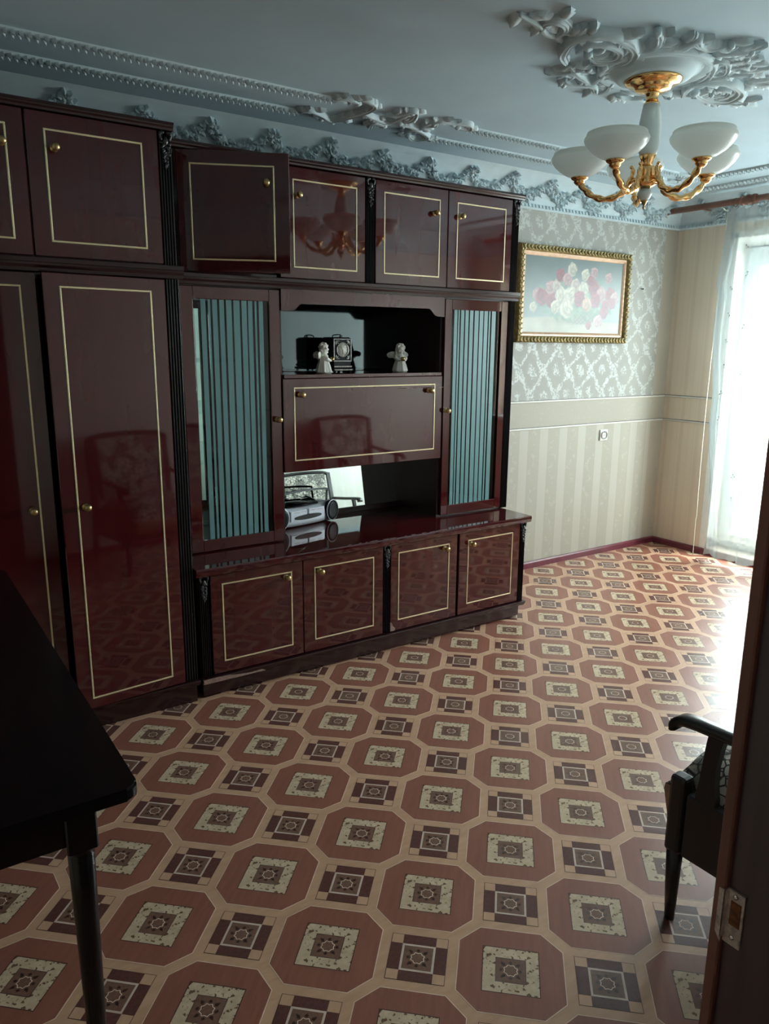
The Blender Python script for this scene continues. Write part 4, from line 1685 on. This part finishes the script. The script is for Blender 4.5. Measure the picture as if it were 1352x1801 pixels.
def canvas():
    x0, x1, z0, z1 = px0 + .065, px1 - .065, pz0 + .065, pz1 - .065
    nx, nz = 300, 154
    U, V = np.meshgrid(np.linspace(0, 1, nx), np.linspace(0, 1, nz))       # V up
    asp = (x1 - x0) / (z1 - z0)
    rng = np.random.RandomState(4)

    def smooth_noise(cx, cz, seed):
        r = np.random.RandomState(seed).rand(cz + 2, cx + 2)
        fx, fz = U * cx, V * cz
        ix, iz = fx.astype(int), fz.astype(int)
        tx, tz = fx - ix, fz - iz
        tx, tz = tx * tx * (3 - 2 * tx), tz * tz * (3 - 2 * tz)
        return (r[iz, ix] * (1 - tx) + r[iz, ix + 1] * tx) * (1 - tz) + (r[iz + 1, ix] * (1 - tx) + r[iz + 1, ix + 1] * tx) * tz
    top = np.array([.085, .125, .130])
    mid = np.array([.22, .28, .265])
    img = top + (mid - top) * np.clip(1.1 - V[..., None], 0, 1)
    img = img * (1 + .25 * (smooth_noise(9, 6, 1)[..., None] - .5))
    img += np.array([.10, .11, .10]) * np.clip(U[..., None] - .3, 0, 1) * .6
    # pale table
    tab = np.clip((.20 + .03 * np.sin(U * 5) - V) / .03, 0, 1)[..., None]
    img = img * (1 - tab) + (np.array([.42, .40, .31]) * (.8 + .35 * smooth_noise(14, 10, 2)[..., None])) * tab
    # shadow stain of the bouquet on the cloth, painted in the picture itself
    sh = np.exp(-(((U - .55) / .30) ** 2 + ((V - .17) / .05) ** 2))[..., None]
    img = img * (1 - .45 * sh)
    # basket
    bk = (((U - .56) / .20) ** 2 + ((V - .24) / .12) ** 2 < 1)[..., None]
    wv = (.6 + .4 * np.sin(U * 160) * np.sin(V * 110))[..., None]
    img = np.where(bk, np.array([.20, .21, .15]) * wv + .05, img)
    # foliage
    for i in range(150):
        a, r_ = rng.rand() * 2 * PI, rng.rand() ** .5
        cu, cv = .53 + .40 * r_ * math.cos(a), .46 + .30 * r_ * math.sin(a)
        th = rng.rand() * PI
        du, dv = (U - cu) * asp, V - cv
        p, q = du * math.cos(th) + dv * math.sin(th), -du * math.sin(th) + dv * math.cos(th)
        mk = np.clip(1.4 - (p / .075) ** 2 - (q / .028) ** 2, 0, 1)[..., None] * .75
        c = np.array([.13, .20, .13]) * (.6 + .9 * rng.rand()) + np.array([.03, .04, .05]) * rng.rand()
        img = img * (1 - mk) + c * mk
    W_, P_, R_, K_ = (.60, .56, .46), (.50, .30, .31), (.30, .075, .11), (.54, .44, .39)
    A_ = (.55, .37, .28)
    roses = [(.09, .33, .045, W_), (.235, .50, .06, P_), (.12, .50, .055, P_), (.17, .47, .075, R_), (.26, .44, .07, R_), (.25, .60, .06, P_), (.31, .63, .055, K_),
             (.345, .77, .06, R_), (.415, .72, .06, P_), (.46, .86, .06, W_), (.60, .80, .055, W_), (.69, .84, .05, P_), (.85, .78, .05, P_), (.50, .64, .065, K_),
             (.59, .60, .07, W_), (.36, .50, .075, W_), (.45, .50, .085, W_), (.55, .47, .075, R_), (.70, .62, .075, R_), (.78, .55, .07, P_), (.72, .46, .07, R_), (.88, .55, .07, R_),
             (.93, .50, .06, P_), (.90, .43, .055, R_), (.31, .35, .06, W_), (.42, .33, .085, W_), (.63, .40, .065, A_), (.82, .30, .06, R_), (.76, .17, .06, P_), (.66, .11, .04, R_),
             (.83, .40, .05, R_), (.66, .72, .05, R_)]
    for cu, cv, rr_, c in roses:
        du, dv = (U - cu) * asp, V - cv
        ph0 = rng.rand() * 6
        ang = np.arctan2(dv, du)
        rad = np.hypot(du, dv) / (rr_ * 1.62)
        edge = 1 + .06 * np.sin(4 * ang + ph0) + .04 * np.sin(7 * ang + 2 * ph0)
        mk = np.clip((edge - rad) * 7, 0, 1)[..., None]
        pet = .5 + .5 * np.sin(9 * rad + 2.2 * np.sin(2 * ang + ph0) + 1.3 * np.sin(3 * ang - ph0))
        lit = .62 + .36 * pet + .22 * np.clip(dv / rr_ - du / rr_ * .5, -1, 1) * .6
        core = np.exp(-(rad / .35) ** 2)
        colr = np.array(c) * lit[..., None] * (1 - .25 * core[..., None])
        img = img * (1 - mk) + np.clip(colr, 0, 1) * mk
    img = img * .80 + np.array([.055, .065, .063])  # colours dimmed and lifted evenly: haze of glare mixed into the paint
    me = D.meshes.new('canvas')
    X, Z = x0 + U * (x1 - x0), z0 + V * (z1 - z0)
    verts = np.stack([X, np.full_like(X, YB - .020), Z], -1).reshape(-1, 3) - np.array(base_of(t_p))
    idx = np.arange(nx * nz).reshape(nz, nx)
    quads = np.stack([idx[:-1, :-1], idx[:-1, 1:], idx[1:, 1:], idx[1:, :-1]], -1).reshape(-1, 4)
    me.from_pydata(verts.tolist(), [], quads.tolist())
    ca = me.color_attributes.new('paint', 'FLOAT_COLOR', 'POINT')
    ca.data.foreach_set('color', np.concatenate([img.reshape(-1, 3), np.ones((nx * nz, 1))], 1).astype(np.float32).ravel())
    t = NT('oil_paint')
    at = t.n.new('ShaderNodeAttribute')
    at.attribute_name = 'paint'
    t.set(at.outputs['Color'], .32, 0, .5)
    me.materials.append(t.m)
    o = D.objects.new('canvas', me)
    COL.objects.link(o)
    o.parent = t_p


canvas()

# nail left in the wallpaper, power socket
bm = bmesh.new()
lathe(bm, [(0, 0), (.003, 0), (.003, .012), (.006, .013), (.005, .016), (0, .0165)], 10, Matrix.Translation((4.631, YB, 1.904)) @ Matrix.Rotation(PI / 2, 4, 'X'))
sweep(bm, [(4.615, YB - .006, 1.906), (4.631, YB - .008, 1.903), (4.648, YB - .006, 1.907)], .0018, 6)
n_ = obj('wall_nail', bm, DKPLAS)
n_['label'] = 'small dark nail in the wallpaper to the right of the painting'
n_['category'] = 'nail'
t_s = thing('power_socket', (4.328, YB, .882), 'square white power socket on the striped wallpaper under the rail', 'socket')
bm = bmesh.new()
box(bm, 4.288, 4.368, YB - .010, YB, .842, .922, .004, 0, 2)
obj('plate', bm, WHITEP, t_s)
bm = bmesh.new()
lathe(bm, [(.027, .010), (.030, .013), (.029, .016), (.026, .014), (.024, .006), (0, .006)], 28, Matrix.Translation((4.328, YB - .002, .882)) @ Matrix.Rotation(PI / 2, 4, 'X'), 0, False)
SO = obj('socket_well', bm, plain('socket_grey', (.42, .43, .42), .5), t_s)
bm = bmesh.new()
for dx in (-.0095, .0095):
    lathe(bm, [(0, 0), (.0032, 0), (.0032, .0022), (0, .0022)], 10, Matrix.Translation((4.328 + dx, YB - .0085, .882)) @ Matrix.Rotation(PI / 2, 4, 'X'))
box(bm, 4.326, 4.330, YB - .014, YB - .008, .901, .908)
box(bm, 4.326, 4.330, YB - .014, YB - .008, .856, .863)
obj('contact', bm, DKPLAS, SO)

# ---------------------------------------------------------------- chandelier
t_l = thing('chandelier', (CX, CY, 2.015), 'five-armed gold chandelier with white glass bowl shades under the plaster medallion', 'chandelier')
T0 = Matrix.Translation((CX, CY, 0))
bm = bmesh.new()
lathe(bm, [(.028, 2.418), (.034, 2.421), (.060, 2.428), (.068, 2.436), (.070, 2.442), (.092, 2.449), (.102, 2.456), (.103, 2.462), (0, 2.462)], 40, T0)
obj('canopy', bm, GOLD, t_l)
bm = bmesh.new()
lathe(bm, [(0, 2.378), (.029, 2.378), (.029, 2.385), (.024, 2.390), (.020, 2.400), (.024, 2.414), (.030, 2.420), (0, 2.420)], 24, T0)
obj('upper_collar', bm, GOLD, t_l)
bm = bmesh.new()
lathe(bm, [(0, 2.205), (.030, 2.205), (.036, 2.225), (.040, 2.255), (.041, 2.285), (.039, 2.320), (.034, 2.355), (.030, 2.380), (0, 2.380)], 32, T0)
obj('stem_sleeve', bm, CERAM, t_l)
bm = bmesh.new()
lathe(bm, [(0, 2.165), (.020, 2.165), (.018, 2.176), (.024, 2.190), (.032, 2.206), (.030, 2.208), (0, 2.208)], 24, T0)
lathe(bm, [(0, 2.100), (.028, 2.100), (.034, 2.108), (.032, 2.112), (.034, 2.120), (.034, 2.158), (.030, 2.166), (0, 2.166)], 8, T0)
lathe(bm, [(0, 2.088), (.018, 2.088), (.030, 2.096), (.042, 2.104), (.044, 2.108), (.028, 2.110), (0, 2.110)], 32, T0)
obj('hub', bm, GOLD, t_l)
bm = bmesh.new()
lathe(bm, [(0, 2.044), (.010, 2.046), (.020, 2.054), (.026, 2.066), (.027, 2.074), (.022, 2.084), (.014, 2.089), (0, 2.089)], 28, T0)
obj('ceramic_ball', bm, CERAM, t_l)
bm = bmesh.new()
lathe(bm, [(0, 2.015), (.003, 2.017), (.005, 2.022), (.003, 2.027), (.004, 2.030), (.008, 2.034), (.010, 2.040), (.014, 2.044), (.012, 2.048), (0, 2.048)], 20, T0)
obj('finial', bm, BRASS, t_l)
for k_ in range(5):
    a = R(120.34 + 72 * k_)
    RA = T0 @ Matrix.Rotation(a, 4, 'Z')

    def P3(r, z):
        return RA @ Vector((r, 0, z))
    path = spline([P3(.052, 2.168), P3(.050, 2.150), P3(.058, 2.120), P3(.078, 2.086), P3(.112, 2.066), P3(.155, 2.062), P3(.196, 2.076), P3(.228, 2.102), P3(.246, 2.126)], 9)
    n = len(path)
    rads = [.0045 + .0065 * min(1, i / (n * .3)) for i in range(n)]
    bm = bmesh.new()
    sweep(bm, path, rads, 12, 0, True, (2, 3.5, .22))
    ball(bm, P3(.056, 2.169), .0065, 2)
    sweep(bm, [P3(.020, 2.125), P3(.045, 2.122), P3(.062, 2.112)], [.010, .008, .008], 10)
    arm = obj('arm', bm, GOLD, t_l)
    bm = bmesh.new()
    TC = RA @ Matrix.Translation((.250, 0, 0))
    lathe(bm, [(0, 2.118), (.010, 2.118), (.016, 2.124), (.022, 2.130), (.020, 2.135), (.030, 2.141), (.034, 2.146), (.033, 2.149), (0, 2.149)], 28, TC)
    obj('lamp_cup', bm, GOLD, arm)
    bm = bmesh.new()
    out = [(0, 2.148), (.030, 2.148), (.052, 2.156), (.078, 2.172), (.098, 2.190), (.110, 2.207), (.113, 2.216), (.110, 2.223), (.104, 2.226), (.105, 2.234), (.103, 2.238)]
    inn = [(.098, 2.236), (.099, 2.228), (.105, 2.220), (.107, 2.214), (.104, 2.206), (.093, 2.192), (.074, 2.175), (.050, 2.160), (.030, 2.153), (0, 2.152)]
    lathe(bm, out + inn[:2], 40, TC, 0, False)
    obj('glass_shade', bm, OPAL, arm, None, 'white opal glass bowl')

# ---------------------------------------------------------------- curtain rod, curtain, cord
RX, RZ = 4.80, 2.428
t_d = thing('curtain_rod', (RX, 2.2, RZ), 'brown wooden curtain pole with ringed joint above the balcony door', 'curtain rod')
bm = bmesh.new()
sweep(bm, [(RX, 3.545, RZ + .002), (RX, 2.2, RZ), (RX, .75, RZ)], .020, 16)
obj('pole', bm, RODW, t_d)
bm = bmesh.new()
lathe(bm, [(0, 0), (.022, 0), (.025, .004), (.025, .018), (.021, .022), (.0215, .030), (0, .030)], 20, Matrix.Translation((RX, 3.558, RZ + .002)) @ Matrix.Rotation(PI / 2, 4, 'X'))
obj('end_cap', bm, RODW, t_d)
bm = bmesh.new()
prof = [(.020, 0), (.028, .003), (.031, .014), (.028, .026), (.024, .030), (.030, .037), (.034, .052), (.030, .067), (.024, .074), (.029, .081), (.032, .094), (.028, .107), (.020, .112)]
lathe(bm, prof, 24, Matrix.Translation((RX, 2.995, RZ)) @ Matrix.Rotation(PI / 2, 4, 'X'))
obj('joint', bm, RODW, t_d)
for y in (3.30, 2.85, 1.2):
    bm = bmesh.new()
    sweep(bm, [(XR - .012, y, RZ - .005), (RX, y, RZ - .005)], .006, 8)
    lathe(bm, [(.022, 0), (.022, .006), (.010, .010)], 16, Matrix.Translation((XR - .026, y, RZ - .005)) @ Matrix.Rotation(-PI / 2, 4, 'Y'))
    obj('bracket', bm, RODW, t_d)


for y in (3.03, 2.93, 2.80, 2.68, 2.55, 2.42, 2.30):
    bm = bmesh.new()
    sweep(bm, [(RX + .004 + .026 * math.cos(a), y, RZ - .004 + .026 * math.sin(a)) for a in [i * 2 * PI / 24 for i in range(25)]], .0022, 6)
    obj('curtain_ring', bm, RODW, t_d)


def lerp_tab(tab, z):
    for (z0, a), (z1, b) in zip(tab, tab[1:]):
        if z0 <= z <= z1:
            return a + (b - a) * (z - z0) / (z1 - z0)
    return tab[0][1] if z < tab[0][0] else tab[-1][1]


EDGE = [(.045, 3.028), (.2, 3.020), (.6, 3.052), (.8, 3.085), (1.0, 3.098), (1.16, 3.092), (1.4, 3.112), (1.61, 3.122), (1.85, 3.118), (1.93, 3.138), (2.05, 3.118), (2.25, 3.098), (2.37, 3.078), (2.42, 3.03)]


def cur_x(y, z, e):
    """folds: x of the cloth where it is e metres in from its left edge"""
    hang = (2.42 - z) / 2.4
    amp = .012 + .022 * hang
    ph = e * 2 * PI / .17
    x = 4.835 + amp * math.sin(ph + 1.2 * math.sin(z * 1.3)) + .4 * amp * math.sin(2.3 * ph + z * 2.1)
    x += .012 * noise.noise(Vector((e * 9, z * 2.2, 3))) + .006 * noise.noise(Vector((e * 30, z * 7, 9)))
    return x - .03 * max(0, (z - 2.25) / .17)


def cur_y(e, z):
    return lerp_tab(EDGE, z) - e


t_k = thing('sheer_curtain', (4.84, 2.0, .045), 'white sheer tulle curtain with tiny grey sprigs at the balcony door', 'curtain')


def cloth(name, e0, e1, ne, nz_, z0, z1, dx, mat_, scallop=0.0):
    bm = bmesh.new()
    rows = []
    for i in range(nz_ + 1):
        row = []
        for j in range(ne + 1):
            e = e0 + (e1 - e0) * j / ne
            z = z0 + (z1 - z0) * i / nz_
            if i == nz_ and scallop:
                z -= scallop * abs(math.sin(e * 38)) ** .6
            if i == 0:
                z += .006 * math.sin(e * 55)
            row.append(bm.verts.new((cur_x(0, z, e) + dx, cur_y(e, z), z)))
        rows.append(row)
    for a, b in zip(rows, rows[1:]):
        for j in range(ne):
            bm.faces.new((a[j], a[j + 1], b[j + 1], b[j])).smooth = True
    return obj(name, bm, mat_, t_k)


cloth('panel', 0, 1.2, 220, 70, .045, 2.403, 0, TULLE, .028)
cloth('folded_edge', .002, .075, 14, 60, .05, 2.39, -.010, TULLE2)
cloth('hem', .0, 1.2, 190, 6, .047, .175, -.004, TULLE2)
for y, z in ((2.945, 2.146), (2.929, 1.978), (3.018, 1.886), (3.011, 1.717), (2.901, 1.641), (3.007, 1.545), (3.001, 1.379), (2.997, 1.203), (2.994, 1.028), (2.882, 1.341), (2.873, .64), (2.875, .476), (2.70, .42), (2.70, .253), (2.72, 1.75), (2.73, 1.2), (2.60, 1.5), (2.60, .9)):
    bm = bmesh.new()
    e = lerp_tab(EDGE, z) - y
    x = cur_x(0, z, e) - .0025
    for dy, dz, an in ((0, .010, .4), (-.012, -.004, 1.4), (.009, -.012, -.6)):
        ball(bm, (x, y + dy, z + dz), (.0012, .0065, .0034), 1, 0, Matrix.Rotation(an, 3, 'X'))
    sweep(bm, [(x, y - .006, z - .016), (x, y, z), (x, y + .002, z + .012)], .0010, 5)
    obj('embroidered_sprig', bm, SPRIG, t_k)
bm = bmesh.new()
sweep(bm, spline([(4.93, 3.165, 2.40), (4.915, 3.162, 1.8), (4.90, 3.160, 1.15), (4.90, 3.156, .58), (4.902, 3.150, .30), (4.899, 3.152, .27), (4.90, 3.147, .004)], 6), .0022, 6)
sweep(bm, [(4.93, 3.165, 2.40), (RX + .018, 3.165, RZ)], .0022, 6)
o = obj('pull_cord', bm, STRING)
o['label'] = 'thin pale pull cord hanging beside the sheer curtain down to the floor'
o['category'] = 'cord'

# ---------------------------------------------------------------- black table at the lower left
TX0, TX1, TY0, TY1, TZ = -.50, .31, 1.205, 2.74, .75
t_a = thing('black_table', (-.1, 1.8, 0), 'black polished table with tapering round legs at the lower left corner', 'table')
bm = bmesh.new()


def rounded_rect(x0, x1, y0, y1, r, n=6):
    pts = []
    for cx, cy_, a0 in ((x1 - r, y0 + r, -90), (x1 - r, y1 - r, 0), (x0 + r, y1 - r, 90), (x0 + r, y0 + r, 180)):
        for i in range(n + 1):
            a = R(a0 + 90 * i / n)
            pts.append((cx + r * math.cos(a), cy_ + r * math.sin(a)))
    return pts


prism(bm, rounded_rect(TX0, TX1, TY0, TY1, .022), 'z', TZ - .024, TZ)
es = [e for e in bm.edges if abs(e.verts[0].co.z - e.verts[1].co.z) < 1e-5]
bmesh.ops.bevel(bm, geom=es, offset=.004, segments=2, affect='EDGES')
obj('top', bm, BLACKW, t_a)
bm = bmesh.new()
ax0, ax1, ay0, ay1 = TX0 + .075, TX1 - .075, TY0 + .085, TY1 - .085
box(bm, ax0, ax1, ay0, ay0 + .02, TZ - .13, TZ - .024)
box(bm, ax0, ax1, ay1 - .02, ay1, TZ - .13, TZ - .024)
box(bm, ax0, ax0 + .02, ay0, ay1, TZ - .13, TZ - .024)
box(bm, ax1 - .02, ax1, ay0, ay1, TZ - .13, TZ - .024)
obj('apron', bm, BLACKW, t_a)
for lx in (ax0 + .012, ax1 - .012):
    for ly in (ay0 + .012, ay1 - .012):
        bm = bmesh.new()
        box(bm, lx - .027, lx + .027, ly - .027, ly + .027, TZ - .142, TZ - .024, .003)
        lathe(bm, [(0, 0), (.013, 0), (.015, .01), (.0215, .45), (.0235, .595), (.020, .604), (.026, .612), (0, .612)], 20, Matrix.Translation((lx, ly, 0)))
        obj('leg', bm, BLACKW, t_a)

# ---------------------------------------------------------------- armchairs
def brocade():
    t = NT('patterned_upholstery')
    vor = t.n.new('ShaderNodeTexVoronoi')
    vor.feature = 'DISTANCE_TO_EDGE'
    vor.inputs['Scale'].default_value = 36
    wv = t.noise(9, 4, .7)
    mp = t.n.new('ShaderNodeVectorMath')
    mp.operation = 'SCALE'
    t.link(t.coord(), vor.inputs['Vector'])
    f1 = t.step(vor.outputs['Distance'], .03, .10)
    f2 = t.step(wv, .45, .55)
    f = t.M('MULTIPLY', f1, t.M('ADD', .35, t.M('MULTIPLY', f2, .65)))
    t.set(t.mix(f, (.05, .045, .045), (.62, .58, .50)), .8, 0, .3)
    return t.m


FABRIC = brocade()
FABSIDE = plain('tan_upholstery_side', (.40, .27, .18), .85, 0, .2, .2, 40)


def armchair(loc, label):
    """faces +Y; origin on the floor at the middle of the seat"""
    t = thing('armchair', loc, label, 'armchair', 'dark wooden armchairs along the front wall')
    w2 = .305
    yF, yR = .285, -.235
    # legs
    for sx in (-1, 1):
        bm = bmesh.new()
        x = sx * (w2 - .022)
        box(bm, x - .022, x + .022, yF - .045, yF, .205, .425, .010, 0, 2)
        sweep(bm, [(x, yF - .022, .215), (x, yF - .024, .10), (x, yF - .026, .0)], [.0215, .0175, .0125], 12)
        local('front_leg', bm, CHAIRW, t)
        bm = bmesh.new()
        bmesh.ops.create_cube(bm, size=0)
        bm.clear()
        prism(bm, [(yR - .035, .0), (yR - .012, .0), (yR + .035, .40), (yR - .02, .86), (yR - .05, .86), (yR - .005, .40)], 'x', x - .017, x + .017)
        local('rear_leg', bm, CHAIRW, t)
        # arm: flat rail with a drooping front end
        bm = bmesh.new()
        pts = spline([(x, yF + .010, .545), (x, yF + .002, .566), (x, yF - .03, .578), (x, yF - .12, .583), (x, yF - .28, .588), (x, yR + .015, .600)], 6)
        k2 = len(pts)
        rows = []
        for i, p in enumerate(pts):
            tt = i / (k2 - 1)
            ww = .028 - .008 * tt
            hh = .0125 if i > 2 else .008 + .002 * i
            tg = (pts[min(k2 - 1, i + 1)] - pts[max(0, i - 1)]).normalized()
            nn = Vector((0, -tg.z, tg.y))
            if nn.z < 0:
                nn = -nn
            rows.append([bm.verts.new(p + Vector((dx * ww, 0, 0)) + nn * dz * hh) for dx, dz in ((-1, -.4), (-.7, -1), (.7, -1), (1, -.4), (1, .4), (.7, 1), (-.7, 1), (-1, .4))])
        for a, b in zip(rows, rows[1:]):
            for j in range(8):
                bm.faces.new((a[j], a[(j + 1) % 8], b[(j + 1) % 8], b[j])).smooth = True
        bm.faces.new(rows[0])
        bm.faces.new(list(reversed(rows[-1])))
        local('armrest', bm, CHAIRW, t)
        bm = bmesh.new()
        prism(bm, [(.162, .345), (.162, .40), (.168, .44), (.170, .49), (.163, .54), (.156, .575), (.198, .575), (.202, .54), (.206, .49), (.210, .44), (.216, .40), (.216, .345)], 'x', x - .011, x + .011)
        local('arm_support', bm, CHAIRW, t)
        bm = bmesh.new()
        box(bm, x - .013 * 1.0, x + .013, yR + .015, yF - .045, .205, .385, .004)
        local('side_rail', bm, CHAIRW, t)
    bm = bmesh.new()
    box(bm, -w2 + .044, w2 - .044, yF - .042, yF - .018, .225, .345, .003)
    local('front_rail', bm, CHAIRW, t)
    bm = bmesh.new()
    box(bm, -w2 + .040, w2 - .040, yR - .005, yR + .018, .225, .345, .003)
    local('rear_rail', bm, CHAIRW, t)
    # seat cushion, bulging over the front rail
    bm = bmesh.new()
    g = 14
    grid = []
    for i in range(g + 1):
        row = []
        for j in range(g + 1):
            u, v = -1 + 2 * j / g, -1 + 2 * i / g
            x = u * (w2 - .040)
            y = yR + .03 + (yF + .036 - yR - .03) * (v + 1) / 2
            z = .365 + .112 * (1 - u ** 4) ** .5 * (1 - max(0, -v) ** 6) ** .5 * (1 - max(0, v) ** 5) ** .5 if abs(u) < 1 and abs(v) < 1 else .365
            row.append(bm.verts.new((x, y, z)))
        grid.append(row)
    low = []
    for a, b in zip(grid, grid[1:]):
        for j in range(g):
            bm.faces.new((a[j], a[j + 1], b[j + 1], b[j])).smooth = True
    ring = grid[0] + [r_[-1] for r_ in grid[1:]] + list(reversed(grid[-1][:-1])) + [r_[0] for r_ in reversed(grid[1:-1])]
    lo = [bm.verts.new((v.co.x * .98, v.co.y + (.006 if v.co.y > 0 else 0), .345)) for v in ring]
    lo2 = [bm.verts.new((v.co.x * .97, v.co.y * (.97 if v.co.y > 0 else 1), .27 if v.co.y > yF - .02 else .34)) for v in ring]
    n = len(ring)
    for A, B in ((ring, lo), (lo, lo2)):
        for i in range(n):
            f = bm.faces.new((A[i], A[(i + 1) % n], B[(i + 1) % n], B[i]))
            f.smooth = True
            f.material_index = 1
    bm.faces.new(lo2)
    local('seat_cushion', bm, [FABRIC, FABSIDE], t)
    # padded back, raked
    bm = bmesh.new()
    box(bm, -.245, .245, -.030, .030, .0, .43, .020, 0, 3)
    for v in bm.verts:
        v.co.y += .022 * (1 - (v.co.x / .26) ** 2) * (1 if v.co.y > 0 else 0)
    xf(bm.verts, Matrix.Translation((0, yR + .020, .425)) @ Matrix.Rotation(R(9), 4, 'X'))
    local('backrest', bm, FABRIC, t)
    bm = bmesh.new()
    sweep(bm, spline([(-.285, yR - .036, .845), (-.2, yR - .043, .868), (0, yR - .046, .875), (.2, yR - .043, .868), (.285, yR - .036, .845)], 6), .017, 10)
    local('crest_rail', bm, CHAIRW, t)
    return t


def copy_tree(o, parent=None):
    c = o.copy()
    COL.objects.link(c)
    c.parent = parent
    for ch in list(o.children):
        copy_tree(ch, c)
    return c


ac = armchair((1.905, .745, 0), 'dark wooden armchair with patterned seat beside the door jamb at lower right')
ac2 = copy_tree(ac)
ac2.location = (3.44, .72, 0)
ac2['label'] = 'dark wooden armchair seen only as a reflection in the lower niche mirror'
